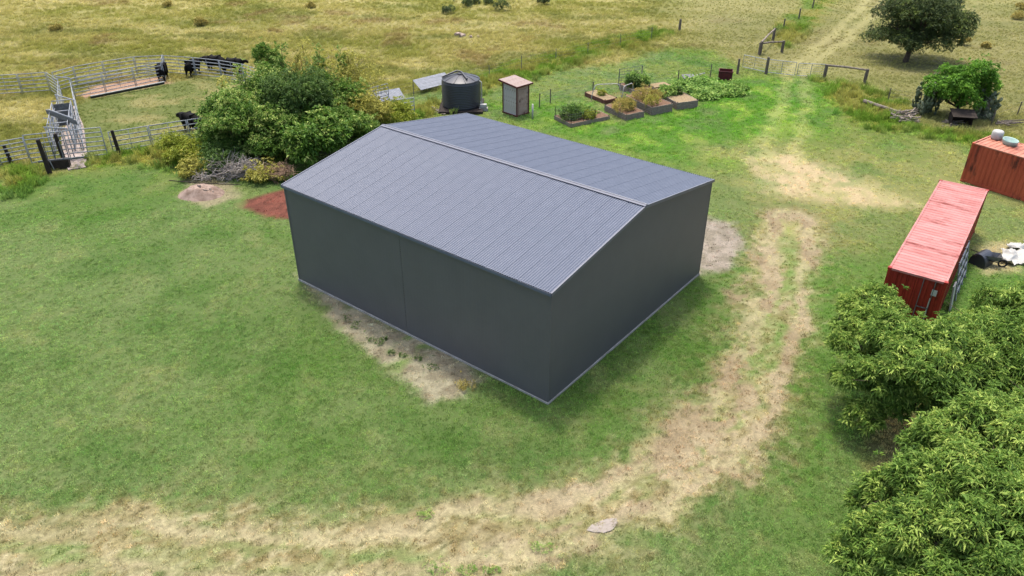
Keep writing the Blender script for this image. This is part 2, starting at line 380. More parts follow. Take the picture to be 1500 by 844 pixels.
# short lawn
xs, ys = [], []
for (y0, y1, dn) in ((-10, 6, 95), (6, 18, 50), (18, 62, 16)):
    a, b = cand(-36, 36, y0, y1, dn); xs.append(a); ys.append(b)
x = np.concatenate(xs); y = np.concatenate(ys); z = zones(x, y)
bare = np.clip(z['track'] * (.8 + .2 * z['rut']) + z['sand'] * .7 + z['apron'] + z['red'] * 1.0 + z['bare'] * .9 + z['race'] + z['rockb'] + z['scrap'] * .8, 0, 1)
pat = sm(.35, .6, fbm(x, y, .9, 3, 71))
keep = rng.uniform(0, 1, len(x)) < (1 - z['past']) * (1 - bare * .84) * (.55 + .45 * pat)
x, y = x[keep], y[keep]; zk = {k: v[keep] for k, v in z.items()}
c = ground_color(x, y, zk) * (np.clip(np.exp(rng.normal(-.04, .3, len(x))), .5, 1.4) * .93)[:, None]
c[:, 0] *= rng.uniform(.9, 1.15, len(x))
sc = rng.uniform(.7, 1.25, len(x)) * np.where(rng.uniform(0, 1, len(x)) < .05, 1.35, 1) * (1 + zk['weed'] * .8) * (1 + .5 * sm(18, 30, y))
scatter_obj('lawn_grass', x, y, c, rng.uniform(0, 6.28, len(x)), sc, [tuft_mesh('tuft', 14, .06, .09, .016, .8, s) for s in (1, 2, 3, 4)], grass_mat('lawn_blades', 3.1), 'short green lawn grass around the dark shed', 'grass')
# pasture
xs, ys = [], []
for (y0, y1, dn) in ((18, 46, 13), (46, 64, 10), (64, 92, 6)):
    a, b = cand(-75, 75, y0, y1, dn); xs.append(a); ys.append(b)
x = np.concatenate(xs); y = np.concatenate(ys); z = zones(x, y)
lay = fbm(x, y, .3, 3, 77)
keep = rng.uniform(0, 1, len(x)) < np.clip(z['past'] * (1 - z['gtrk'] * .85) * (1 - z['yard'] * .2) * (1 - z['race']), 0, 1) * (.6 + .4 * sm(.35, .55, fbm(x, y, .6, 3, 78)))
x, y, lay = x[keep], y[keep], lay[keep]; zk = {k: v[keep] for k, v in z.items()}
c = ground_color(x, y, zk) * rng.uniform(.82, 1.25, len(x))[:, None]
short = np.clip(sm(14, 22, x) * sm(34, 40, y) * .45 + zk['yard'] * .55, 0, .7)
scatter_obj('pasture_grass', x, y, c, -.5 + (lay - .5) * 3 + rng.normal(0, .5, len(x)), rng.uniform(.55, 1.15, len(x)) * (1 - short), [tuft_mesh('tuft', 22, .30, .24, .026, .6, s, .5) for s in (11, 12, 13)], grass_mat('pasture_blades', 2.05), 'long golden and olive pasture grass beyond the fences', 'grass')
# weeds along fences
xs, ys = [], []
a, b = cand(-46, 46, 14, 66, 9)
z = zones(a, b); k = rng.uniform(0, 1, len(a)) < np.maximum(z['weed'] * .8, 0) * (.3 + .7 * sm(.4, .6, fbm(a, b, .7, 3, 79)))
x, y = a[k], b[k]; c = ground_color(x, y) * rng.uniform(.75, 1.25, len(x))[:, None]
scatter_obj('fence_weeds', x, y, c, rng.uniform(0, 6.28, len(x)), rng.uniform(.6, 1.3, len(x)), [tuft_mesh('tuft', 30, .5, .25, .05, .55, s) for s in (21, 22, 23)], grass_mat('weed_blades', 2.4), 'tall green and yellow weeds along the fence lines', 'weeds')

# ------------------------------------------------------------------ materials
M = {}
M['roof'] = mat('roof_steel', (.074, .088, .120), (.088, .103, .138), 1.2, .5, 0.0, spec=.35)
M['wall'] = mat('wall_steel', (.079, .078, .080), (.087, .086, .088), .8, .5, 0.0, spec=.35)
M['trim'] = mat('trim_steel', (.085, .092, .118), (.1, .107, .132), 2, .4, spec=.5)
M['conc'] = mat('concrete', A(220, 218, 212), A(186, 182, 172), 3, .9, bump=.3)
M['galv'] = mat('galvanised_pipe', A(206, 210, 214), A(172, 178, 184), 6, .5, .1, spec=.5)
M['galvd'] = mat('dull_steel', A(150, 154, 158), A(112, 114, 114), 5, .6, .2)
M['sheet'] = mat('zinc_sheet', A(176, 182, 192), A(150, 156, 164), 2.5, .6, 0)
M['wood'] = mat('weathered_timber', A(190, 176, 160), A(146, 132, 118), 5, .9, bump=.5, stretch=(1, 1, 4))
M['wood_d'] = mat('dark_timber', A(74, 62, 52), A(44, 38, 32), 5, .9, bump=.5)
M['post'] = mat('old_post_timber', A(156, 144, 130), A(104, 94, 84), 8, .95, bump=.5)
M['log'] = mat('grey_log', A(186, 174, 160), A(126, 112, 98), 5, .95, bump=.6)
M['brickred'] = mat('red_board', A(152, 104, 88), A(120, 78, 66), 4, .9, bump=.3)
M['maroon'] = mat('maroon_paint', A(120, 40, 44), A(84, 28, 32), 3, .7, c3=A(70, 48, 40), scale3=4)
M['soil'] = mat('garden_soil', A(156, 122, 96), A(116, 88, 68), 6, 1, bump=.8)
M['mulch'] = mat('straw_mulch', A(196, 176, 136), A(150, 126, 94), 9, 1, bump=.8)
M['tank'] = mat('black_plastic', (.022, .024, .03), (.028, .03, .036), 2, .4, spec=.5)
M['white'] = mat('white_plastic', A(232, 232, 226), A(206, 204, 196), 3, .5)
M['teal'] = mat('pale_teal_plastic', A(176, 222, 206), A(210, 232, 224), 2, .5)
M['black'] = mat('black_rubber', (.012, .012, .013), (.02, .02, .02), 4, .7)
M['cow'] = mat('black_hide', (.004, .0035, .0035), (.006, .0055, .005), 3, .8, spec=.1)
M['stone'] = mat('pale_rubble', A(200, 176, 160), A(142, 118, 102), 2.5, .95, bump=.6)
M['rockm'] = mat('rubble_stone', A(206, 186, 170), A(170, 148, 134), 1.5, .95)
M['bark'] = mat('bark', A(120, 104, 88), A(80, 68, 56), 6, .95, bump=.7)
M['deadtwig'] = mat('dead_twigs', A(204, 196, 186, 1.3), A(160, 150, 140, 1.3), 4, .95)
M['drytwig'] = mat('dry_vine', A(190, 160, 132, 1.2), A(150, 120, 98, 1.2), 4, .95)
M['irona'] = mat('old_iron_sheet', A(232, 228, 224, 1.3), A(200, 190, 182, 1.2), 2.2, .6, .1, c3=A(146, 112, 98), scale3=1.5, stretch=(1, 1, .4))
M['oroof'] = mat('weathered_roof_iron', A(206, 188, 178), A(176, 150, 138), 2.2, .7, c3=A(140, 100, 86), scale3=2.0)
M['door'] = mat('faded_pink_door', A(204, 178, 164, 1.2), A(180, 150, 136, 1.2), 3, .8, c3=A(140, 104, 92), scale3=2)
M['rtrim'] = mat('red_brown_trim', A(128, 66, 56), A(96, 52, 44), 5, .8)
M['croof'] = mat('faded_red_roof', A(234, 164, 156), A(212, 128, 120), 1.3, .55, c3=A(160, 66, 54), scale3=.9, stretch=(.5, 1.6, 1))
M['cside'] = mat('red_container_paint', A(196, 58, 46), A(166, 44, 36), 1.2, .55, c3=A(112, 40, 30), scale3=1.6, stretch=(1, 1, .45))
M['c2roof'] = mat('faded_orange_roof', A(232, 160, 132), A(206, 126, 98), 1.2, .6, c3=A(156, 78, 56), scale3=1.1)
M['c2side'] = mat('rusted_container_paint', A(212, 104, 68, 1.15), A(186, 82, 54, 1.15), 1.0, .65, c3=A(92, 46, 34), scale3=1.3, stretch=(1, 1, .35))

def leaf_mat(name, dark, mid, light, trans=.3):
    m = bpy.data.materials.new(name); m.use_nodes = True; n = m.node_tree.nodes; l = m.node_tree.links; b = n['Principled BSDF']
    at = n.new('ShaderNodeAttribute'); at.attribute_name = 'tone'; r = n.new('ShaderNodeValToRGB'); e = r.color_ramp.elements
    e[0].color = tuple(dark) + (1,); e[1].color = tuple(light) + (1,); q = e.new(.5); q.color = tuple(mid) + (1,)
    l.new(at.outputs['Fac'], r.inputs[0]); l.new(r.outputs[0], b.inputs['Base Color']); b.inputs['Roughness'].default_value = .55; b.inputs['Specular IOR Level'].default_value = .15
    t = n.new('ShaderNodeBsdfTranslucent'); l.new(r.outputs[0], t.inputs[0]); x = n.new('ShaderNodeMixShader'); x.inputs[0].default_value = trans
    l.new(b.outputs[0], x.inputs[1]); l.new(t.outputs[0], x.inputs[2]); l.new(x.outputs[0], n['Material Output'].inputs[0]); return m
LK = 2.3
M['lf_mango'] = leaf_mat('long_leaf_green', A(54, 80, 30, LK), A(100, 130, 54, LK), A(168, 184, 94, LK))
M['lf_dark'] = leaf_mat('dark_leaf', A(50, 72, 36, LK), A(72, 98, 44, LK), A(112, 134, 66, LK))
M['lf_oak'] = leaf_mat('grey_green_leaf', A(52, 64, 40, LK), A(76, 90, 54, LK), A(120, 136, 66, LK))
M['lf_bright'] = leaf_mat('bright_leaf', A(60, 94, 30, LK), A(84, 126, 40, LK), A(128, 168, 62, LK))
M['lf_yellow'] = leaf_mat('yellow_green_leaf', A(100, 116, 36, 1.9), A(138, 150, 50, 1.9), A(178, 180, 80, 1.9))
M['lf_olive'] = leaf_mat('olive_leaf', A(118, 116, 52, LK), A(146, 144, 66, LK), A(180, 174, 90, LK))
M['lf_mix'] = leaf_mat('mixed_leaf', A(56, 88, 34, LK), A(92, 124, 46, LK), A(180, 190, 110, LK))
M['lf_cactus'] = leaf_mat('cactus_pad_green', A(80, 92, 68, 1.4), A(108, 120, 90, 1.4), A(148, 156, 124, 1.4), .05)
M['lf_veg'] = leaf_mat('vegetable_leaf', A(84, 122, 54, 2.1), A(120, 152, 70, 2.1), A(170, 190, 104, 2.1))
M['lf_tan'] = leaf_mat('dry_herb', A(120, 110, 56, LK), A(150, 140, 74, LK), A(186, 172, 104, LK))

# ------------------------------------------------------------------ foliage
def leaves(C, N, k, L, w, droop, spread, seed, tone=None):
    """rosettes of k folded leaves at points C with outward normals N -> V, F, tone"""
    r = np.random.default_rng(seed); n = len(C)
    up = np.array([0, 0, 1.0])
    T = np.cross(N, np.where(np.abs(N[:, 2:3]) < .9, up, np.array([1.0, 0, 0]))); T /= np.linalg.norm(T, axis=1)[:, None]; B = np.cross(N, T)
    a = (np.arange(k) / k * 2 * np.pi)[None] + r.uniform(0, 6.28, (n, 1)) + r.normal(0, .25, (n, k))
    sp = spread * r.uniform(.6, 1.3, (n, k))
    D = (T[:, None] * np.cos(a)[..., None] + B[:, None] * np.sin(a)[..., None]) * sp[..., None] + N[:, None] * np.sqrt(np.clip(1.2 - sp ** 2, .05, 1))[..., None]
    D /= np.linalg.norm(D, axis=2)[..., None]
    ln = L * r.uniform(.65, 1.2, (n, k, 1))
    base = C[:, None] + D * ln * .05 + r.normal(0, L * .12, (n, k, 3))
    S = np.cross(D, up + r.normal(0, .35, (n, k, 3))); S /= (np.linalg.norm(S, axis=2)[..., None] + 1e-6); ww = w * r.uniform(.7, 1.2, (n, k, 1))
    mid = base + D * ln * .5; tip = base + D * ln - up * (ln * droop)
    foldn = np.cross(S, D) * ww * .25
    V = np.stack([base, mid + S * ww * .5 + foldn, tip, mid - S * ww * .5 + foldn], 2).reshape(-1, 3)
    m = n * k; i = np.arange(m)[:, None] * 4
    F = np.concatenate([i + np.array([[0, 1, 2]]), i + np.array([[0, 2, 3]])], 0)
    t0 = r.uniform(.1, .75, n) if tone is None else tone
    t = np.clip(t0[:, None] + r.normal(0, .13, (n, k)), 0, 1)
    return V, F, np.repeat(t.ravel(), 4)
def crown_points(blobs, n, seed, inner=.25, lump=.18, low=-.6):
    r = np.random.default_rng(seed); bl = np.array([list(c) + list(q) for c, q in blobs]); C, Q = bl[:, :3], bl[:, 3:]
    wgt = (Q[:, 0] * Q[:, 1] + Q[:, 0] * Q[:, 2]); i = r.choice(len(bl), n * 3, p=wgt / wgt.sum())
    d = r.normal(size=(n * 3, 3)); d /= np.linalg.norm(d, axis=1)[:, None]; ok = d[:, 2] > low; i, d = i[ok], d[ok]
    rad = 1 + lump * (fbm(d[:, 0] * 3 + i * 7.3, d[:, 1] * 3 + d[:, 2] * 5, 1.2, 3, seed) - .5) * 2 + r.normal(0, .09, len(d))
    inn = r.uniform(0, 1, len(d)) < inner; rad = np.where(inn, r.uniform(.45, .9, len(d)), rad)
    p = C[i] + d * Q[i] * rad[:, None]
    q = np.full(len(p), 9.0)
    for j in range(len(bl)):
        e = np.linalg.norm((p - C[j]) / Q[j], axis=1); e[i == j] = 9; q = np.minimum(q, e)
    k = (q > .78) | (inn & (q > .5) & (r.uniform(0, 1, len(p)) < .5)); p, d, i = p[k][:n], d[k][:n], i[k][:n]
    nrm = d / Q[i]; nrm /= np.linalg.norm(nrm, axis=1)[:, None]
    return p, nrm, i
def lobes(c, R3, n, seed, size=.45, flat=.8):
    """overall ellipsoid -> lumpy set of smaller blobs over its shell, plus a core"""
    r = np.random.default_rng(seed); out = []
    for k in range(n):
        z = r.uniform(-.45, .95); a = k * 2.39996 + r.uniform(-.4, .4); q = math.sqrt(max(0, 1 - z * z)); s = size * r.uniform(.75, 1.25); f = r.uniform(.62, .84)
        out.append(((c[0] + R3[0] * q * math.cos(a) * f, c[1] + R3[1] * q * math.sin(a) * f, c[2] + R3[2] * z * f), (R3[0] * s, R3[1] * s, R3[2] * s * flat)))
    return out
def sublobes(blobs, n, seed, size=.42):
    out = []
    for i, (c, q) in enumerate(blobs): out += lobes(c, q, n, seed * 31 + i, size, .85)
    return out
def branches(base, blobs, r0, seed, fork=.35, lean=(0, 0)):
    r = np.random.default_rng(seed); mb = MB(); b = Vector(base)
    top = max(q[0][2] for q in blobs); cx = sum(q[0][0] for q in blobs) / len(blobs); cy = sum(q[0][1] for q in blobs) / len(blobs)
    h = (top - b.z) * fork; f = Vector((b.x + (cx - b.x) * .35 + lean[0], b.y + (cy - b.y) * .35 + lean[1], b.z + h))
    mb.tube([b - Vector((0, 0, .15)), b.lerp(f, .1) , b.lerp(f, .55) + Vector((r.normal(0, .06), r.normal(0, .06), 0)), f], [r0 * 1.5, r0 * 1.1, r0 * .92, r0 * .8], 9)
    for (c, q) in blobs:
        c = Vector(c); m = f.lerp(c, .5) + Vector((r.normal(0, .15), r.normal(0, .15), -.1 * (c - f).length))
        mb.tube([f.lerp(b, .08), m, c, c + Vector((r.normal(0, .3), r.normal(0, .3), q[2] * .6))], [r0 * .5, r0 * .34, r0 * .17, r0 * .05], 6)
        for s in range(3):
            e = c + Vector((r.normal(0, .6) * q[0], r.normal(0, .6) * q[1], r.uniform(0, .7) * q[2])); mb.tube([m.lerp(c, .6), c.lerp(e, .5), e], [r0 * .14, r0 * .1, r0 * .03], 5)
    return mb
def plant(name, label, cat, base, blobs, lm, n, k, L, w, droop=.2, spread=.8, seed=1, trunk=.08, group=None, inner=.25, fork=.35, bark='bark', crown='crown', low=-.6, lean=(0, 0), lump=.38, tonef=None, sub=0, subsize=.42, sprig=.05):
    t = thing(name, label, cat, base, 0, group); b = Vector(base)
    rel = [((c[0] - b.x, c[1] - b.y, c[2] - b.z), q) for c, q in blobs]
    fol = sublobes(rel, sub, seed, subsize) if sub else rel
    p, nr, i = crown_points(fol, n, seed, inner, lump, low)
    r = np.random.default_rng(seed + 5); bt = r.uniform(.05, .9, len(fol)); tone = np.clip(.45 * bt[i] + .55 * r.beta(2, 2.3, len(p)), 0, 1)
    sg = r.uniform(0, 1, len(p)) < sprig; p = p + sg[:, None] * (nr * .6 + np.array([0, 0, .6])) * r.uniform(.1, .55, (len(p), 1))
    if tonef is not None: tone = tonef(p, tone)
    nr = nr + np.array([0, 0, .35]) + r.normal(0, .25, nr.shape); nr /= np.linalg.norm(nr, axis=1)[:, None]
    V, F, tn = leaves(p, nr, k, L, w, droop, spread, seed + 9, tone)
    V[:, 2] = np.maximum(V[:, 2], -b.z + .02)
    obj(crown, np_mesh(crown, V, F, False, {'tone': ('FLOAT', tn)}), M[lm], t)
    if trunk: branches((0, 0, 0), rel, trunk, seed + 3, fork, lean).build('trunk', M[bark], t, True)
    return t
def ball(px, py, hc, rx, rz=None, ry=None):
    """blob whose centre stands over ground pixel (px,py) at height hc"""
    p = P(px, py); return ((p.x, p.y, hc), (rx, ry or rx, rz or rx))

# ------------------------------------------------------------------ shed
def corr_mesh(name, width, length, pitch=.1143, amp=.0155, seg=10, lift=.004, skew=0.0):
    """corrugated sheet, waves along X, flutes along Y, origin at corner"""
    n = int(round(width / pitch * seg)); X = np.linspace(0, width, n + 1)
    Z = amp * np.sin(X / pitch * 2 * np.pi) + lift * (1 - X / width)
    V = np.concatenate([np.stack([X, X * 0, Z], -1), np.stack([X, X * 0 + length, Z], -1)]); i = np.arange(n)
    return np_mesh(name, V, np.stack([i, i + 1, i + n + 2, i + n + 1], -1), True)
shed = thing('farm_shed', 'large dark grey steel shed with corrugated gable roof on the lawn', 'shed', (0, 0, 0), YAW)
MB().box((SW / 2, SL / 2, .03), (SW + .06, SL + .06, .12)).build('slab', M['conc'], shed)
def wall_panel(pts, name='wall_panel'):
    """thin cladding from outline of (x,y,z) corners, extruded inwards"""
    pts = [Vector(p) for p in pts]; nrm = (pts[1] - pts[0]).cross(pts[2] - pts[0]).normalized() * .04; n = len(pts)
    mb = MB(); mb.add([p for p in pts] + [p - nrm for p in pts], [tuple(range(n)), tuple(range(n, 2 * n))[::-1]] + [((i + 1) % n, i, n + i, n + (i + 1) % n) for i in range(n)])
    return mb.build(name, M['wall'], shed)
zb = .1; half = SL * .505
# long wall x=0 (faces -x), lapped at the middle joint
def low_rib(y0, y1, x):
    n = max(1, round((y1 - y0) / .19)); ys = np.linspace(y0, y1, n + 1); V = []; F = []
    for i in range(n):
        a, b = ys[i], ys[i + 1]; w = .012
        for yy, xx in ((a, x), (b - 2 * w, x), (b - w, x - .0025), (b, x)): V += [(xx, yy, zb), (xx, yy, SH)]
    me = bpy.data.meshes.new('wall_panel'); m = len(V) // 2
    me.from_pydata(V, [], [(2 * i, 2 * i + 1, 2 * i + 3, 2 * i + 2) for i in range(m - 1)]); me.update(); return obj('wall_panel', me, M['wall'], shed)
low_rib(.02, half, -.0); low_rib(half + .025, SL, 0.008)
MB().box((.02, half + .012, SH / 2 + .05), (.012, .03, SH - .1)).build('joint_strip', M['black'], shed)
ridge = SH + SR
wall_panel([(0, 0, zb), (SW, 0, zb), (SW, 0, SH), (SW / 2, 0, ridge), (0, 0, SH)], 'gable_wall')
wall_panel([(SW, SL, zb), (0, SL, zb), (0, SL, SH), (SW / 2, SL, ridge), (SW, SL, SH)], 'gable_wall')
wall_panel([(SW, 0, zb), (SW, SL, zb), (SW, SL, SH), (SW, 0, SH)])
slope = math.atan2(SR, SW / 2); rl = math.hypot(SR, SW / 2) + .10
ns = 20; sw = (SL + .10) / ns
rs = corr_mesh('roof_sheet', sw + .03, rl, sw / 7, .0155, 10, .007); rs.materials.append(M['roof'])
rs2 = corr_mesh('roof_sheet', sw + .03, rl, sw / 7, .0155, 10, .007); rs2.materials.append(M['roof'])
for i in range(ns):
    # slope towards the long front wall: flutes run from the eave (x<0) up to the ridge
    o = obj('roof_sheet', rs, None, shed); d = Vector((math.cos(slope), 0, math.sin(slope))); e = Vector((0, 1, 0)); nn = e.cross(d)
    o.matrix_local = Matrix(((e.x, d.x, -nn.x, -.07), (e.y, d.y, -nn.y, -.05 + i * sw), (e.z, d.z, -nn.z, SH + .03 - .07 * math.tan(slope)), (0, 0, 0, 1)))
    if nn.z < 0: pass
    o2 = obj('roof_sheet', rs2, None, shed); d = Vector((-math.cos(slope), 0, math.sin(slope))); n2 = e.cross(d)
    o2.matrix_local = Matrix(((e.x, d.x, n2.x, SW + .07), (e.y, d.y, n2.y, -.05 + i * sw), (e.z, d.z, n2.z, SH + .03 - .07 * math.tan(slope)), (0, 0, 0, 1)))
# ridge cap: two wings and a roll
rc = MB(); c_, s_ = math.cos(slope), math.sin(slope)
zr = ridge + .085
for sgn in (-1, 1):
    rc.add([(SW / 2, -.07, zr), (SW / 2, SL + .07, zr), (SW / 2 + sgn * .15 * c_, SL + .07, zr - .15 * s_), (SW / 2 + sgn * .15 * c_, -.07, zr - .15 * s_)], [(0, 1, 2, 3)])
rc.build('ridge_cap', M['trim'], shed)
MB().tube([(SW / 2, -.07, zr), (SW / 2, SL + .07, zr)], .02, 8).build('ridge_roll', M['trim'], shed)
for yy in (-.045, SL + .045):
    for sgn in (-1, 1):
        x0 = SW / 2; x1 = SW / 2 + sgn * (SW / 2 + .08); za = ridge + .045; z1 = SH + .045 - .08 * math.tan(slope)
        b = MB(); b.add([(x0, yy - .03, za - .13), (x0, yy + .03, za - .13), (x1, yy + .03, z1 - .13), (x1, yy - .03, z1 - .13), (x0, yy - .03, za + .01), (x0, yy + .03, za + .01), (x1, yy + .03, z1 + .01), (x1, yy - .03, z1 + .01)], [(0, 1, 2, 3), (7, 6, 5, 4), (0, 4, 5, 1), (1, 5, 6, 2), (2, 6, 7, 3), (3, 7, 4, 0)])
        b.build('barge_capping', M['trim'], shed)
for xx in (-.085, SW + .085):
    g = MB(); s = -1 if xx < 0 else 1
    g.add([(xx - s * .06, -.06, SH - .10), (xx + s * .03, -.06, SH - .10), (xx + s * .03, -.06, SH + .012), (xx - s * .06, SL + .06, SH - .10), (xx + s * .03, SL + .06, SH - .10), (xx + s * .03, SL + .06, SH + .012)], [(0, 1, 4, 3), (1, 2, 5, 4)])
    o = g.build('gutter', M['roof'], shed); md = o.modifiers.new('t', 'SOLIDIFY'); md.thickness = .008
for (cx, cy, sx, sy) in ((0, 0, -1, -1), (SW, 0, 1, -1), (0, SL, -1, 1), (SW, SL, 1, 1)):
    f = MB(); t = .006
    f.add([(cx + sx * t, cy - sy * .09, zb), (cx + sx * t, cy + sy * t, zb), (cx - sx * .09, cy + sy * t, zb), (cx + sx * t, cy - sy * .09, SH - .1), (cx + sx * t, cy + sy * t, SH - .1), (cx - sx * .09, cy + sy * t, SH - .1)], [(0, 1, 4, 3), (1, 2, 5, 4)])
    f.build('corner_flashing', M['wall'], shed)

# ------------------------------------------------------------------ shipping containers
def container(label, p0, rz, Lc, mr, ms, seed):
    """p0 = ground corner, local x along width 2.44, y along length"""
    Wc, Hc = 2.44, 2.59
    t = thing('shipping_container', label, 'container', p0, rz)
    def sidewall(name, L, place):
        n = int(L / .28); V = []; F = []
        for i in range(n):
            a = i * L / n
            for q, dd in ((0, 0), (.28, 0), (.42, .036), (.72, .036), (.86, 0)): V.append((a + q * L / n, dd))
        V.append((L, 0)); m = len(V)
        vv = [(x, d, .15) for x, d in V] + [(x, d, Hc - .08) for x, d in V]
        o = obj(name, None, None); me = bpy.data.meshes.new(name); me.from_pydata([place(*v) for v in vv], [], [(i, i + 1, m + i + 1, m + i) for i in range(m - 1)]); me.update()
        bpy.data.objects.remove(o); return obj(name, me, ms, t)
    sidewall('side_wall', Lc - .16, lambda x, d, z: (.02 + d, .08 + x, z)); sidewall('side_wall', Lc - .16, lambda x, d, z: (Wc - .02 - d, .08 + x, z))
    sidewall('end_wall', Wc - .16, lambda x, d, z: (.08 + x, Lc - .02 - d, z))
    n = int(Lc / .30); V = []; F = []
    for i in range(n):
        for q, dd in ((0, 0), (.35, 0), (.5, .036), (.85, .036)): V.append(((i + q) * (Lc - .1) / n + .05, dd))
    m = len(V); vv = [(.05, y, Hc - .055 + d) for y, d in V] + [(Wc - .05, y, Hc - .055 + d) for y, d in V]
    me = bpy.data.meshes.new('roof'); me.from_pydata(vv, [], [(i, m + i, m + i + 1, i + 1) for i in range(m - 1)]); me.update(); obj('roof', me, mr, t)
    MB().box((Wc / 2, Lc / 2, .09), (Wc - .1, Lc - .1, .1)).build('floor_deck', M['wood_d'], t)
    for x in (.06, Wc - .06):
        for y in (.06, Lc - .06): MB().box((x, y, Hc / 2), (.119, .119, Hc - .2)).build('corner_post', ms, t)
        bevel(MB().box((x, Lc / 2, Hc - .04), (.09, Lc - .3, .075)).build('top_rail', mr, t), .008); MB().box((x, Lc / 2, .1), (.1, Lc - .3, .16)).build('bottom_rail', ms, t)
        for y in (.085, Lc - .085):
            for z in (.06, Hc - .055): bevel(MB().box((x + (.004 if x > 1 else -.004), y, z), (.165, .175, .12)).build('corner_casting', ms, t), .01)
    for y in (.05, Lc - .05): MB().box((Wc / 2, y, Hc - .05), (Wc - .3, .1, .1)).build('header', mr, t); MB().box((Wc / 2, y, .1), (Wc - .3, .1, .16)).build('sill', ms, t)
    for k in (0, 1):
        x0 = .12 + k * 1.105; V = []
        for i in range(5):
            for q, dd in ((0, 0), (.3, 0), (.45, .03), (.75, .03), (.9, 0)): V.append((x0 + (i + q) * 1.09 / 5, .03 + dd))
        V.append((x0 + 1.09, .03)); m = len(V)
        me = bpy.data.meshes.new('door'); me.from_pydata([(x, y, .2) for x, y in V] + [(x, y, Hc - .11) for x, y in V], [], [(i, i + 1, m + i + 1, m + i) for i in range(m - 1)]); me.update(); d = obj('door', me, ms, t)
        for q in (.3, .78): MB().tube([(x0 + q, -.0, .12), (x0 + q, -.0, Hc - .08)], .018, 6).build('locking_bar', M['galvd'] if k else ms, d)
        MB().box((x0 + .55, -.01, 1.1), (.5, .025, .04)).build('handle', M['galvd'], d)
    return t
a = P(1301.5, 391.5, 2.59); b = P(1387, 414, 2.59); c = P(1448.5, 275, 2.59); dvec = ((c - b) + (P(1377, 263, 2.59) - a)); rz1 = math.atan2(dvec.y, dvec.x) - R(90)
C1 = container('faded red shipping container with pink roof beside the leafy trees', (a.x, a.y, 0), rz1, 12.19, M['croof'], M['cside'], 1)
# stencilled white plate on the door
MB().box((2.06, .0, 1.95), (.22, .012, .3)).build('data_plate', M['white'], C1); MB().box((1.98, .0, 1.1), (.05, .012, 1.1)).build('paint_stripe', M['white'], C1)
a2 = P(1406, 265); b2 = P(1500, 296); d2 = b2 - a2; ang = math.atan2(d2.y, d2.x)
# container 2: long side runs from a2 along d2; local y = d2, local x points away from camera -> width to the left of d2
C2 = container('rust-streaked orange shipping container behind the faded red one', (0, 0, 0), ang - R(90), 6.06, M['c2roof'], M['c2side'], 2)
yv = Vector((math.cos(ang), math.sin(ang), 0)); xv = Vector((math.sin(ang), -math.cos(ang), 0)); C2.location = a2 - xv * 2.44

# ------------------------------------------------------------------ stock yards
RAIL = MB().tube([(0, 0, 0), (1, 0, 0)], .04, 6, flat=(.5, 1.0)).mesh('rail', True); RAIL.materials.append(M['galv'])
POST = MB().tube([(0, 0, -.02), (0, 0, 1)], .032, 6).mesh('post', True); POST.materials.append(M['galv'])
STAY = MB().tube([(0, 0, 0), (0, 0, 1)], .018, 5).mesh('stay', True); STAY.materials.append(M['galv'])
YG = 'portable cattle yard panels'
def panel(p0, p1, h, label, nr=6, gap=.05, name='yard_panel', group=YG, stay=True):
    p0, p1 = Vector(p0), Vector(p1); d = p1 - p0; L = d.length - 2 * gap; u = d.normalized()
    t = thing(name, label, 'cattle panel', (p0.x + u.x * gap, p0.y + u.y * gap, 0), math.atan2(d.y, d.x), group)
    for x in (0, L): obj('post', POST, None, t, (x, 0, 0), scale=(1, 1, h))
    for i in range(nr): obj('rail', RAIL, None, t, (0, 0, .22 + (h - .25) * i / (nr - 1)), scale=(L, 1, 1))
    if stay: obj('stay', STAY, None, t, (L / 2, 0, .2), scale=(1, 1, h - .24))
    return t
def run(pts, h, label, **k):
    for a, b in zip(pts[:-1], pts[1:]): panel(a, b, h, label, **k)
top = lambda *pp, h=1.75: [Vector((P(x, y, h).x, P(x, y, h).y, 0)) for x, y in pp]
bot = lambda *pp: [P(x, y) for x, y in pp]
run(top((-62, 114), (-20, 111), (24, 108.5), (66, 105.5)), 1.75, 'galvanised yard panel in the straight outer fence beside the pasture')
run(top((75, 106), (106, 97.5), (149, 90), (195, 83), (237, 81)), 1.75, 'galvanised yard panel in the curved outer fence behind the dirt lane')
run(top((238, 81), (282, 84), (320, 88), (354, 93.5), (379, 101.5), (407, 113), (440, 128)), 1.75, 'galvanised yard panel in the outer fence next to the black cattle')
run(bot((111, 145), (156, 136.5), (200, 127.5), (242, 119)), 1.7, 'galvanised yard panel in the inner fence of the dirt lane')
a, b = top((238, 82))[0], P(243, 119); panel(a, b, 1.9, 'tall galvanised gate panel closing the end of the dirt lane', group=None)
panel(top((67, 105.5))[0], top((84, 117))[0], 1.75, 'galvanised panel angled from the outer fence to the stock race', group=None)
RL = top((84, 117), (83.5, 146), (75, 172), (68, 194)); RR = top((102, 119), (109, 153), (113, 186))
run(RL, 1.7, 'galvanised race panel on the pasture side of the stock race', nr=5, stay=False); run(RR, 1.7, 'galvanised race panel on the lawn-side wall of the stock race', nr=5)
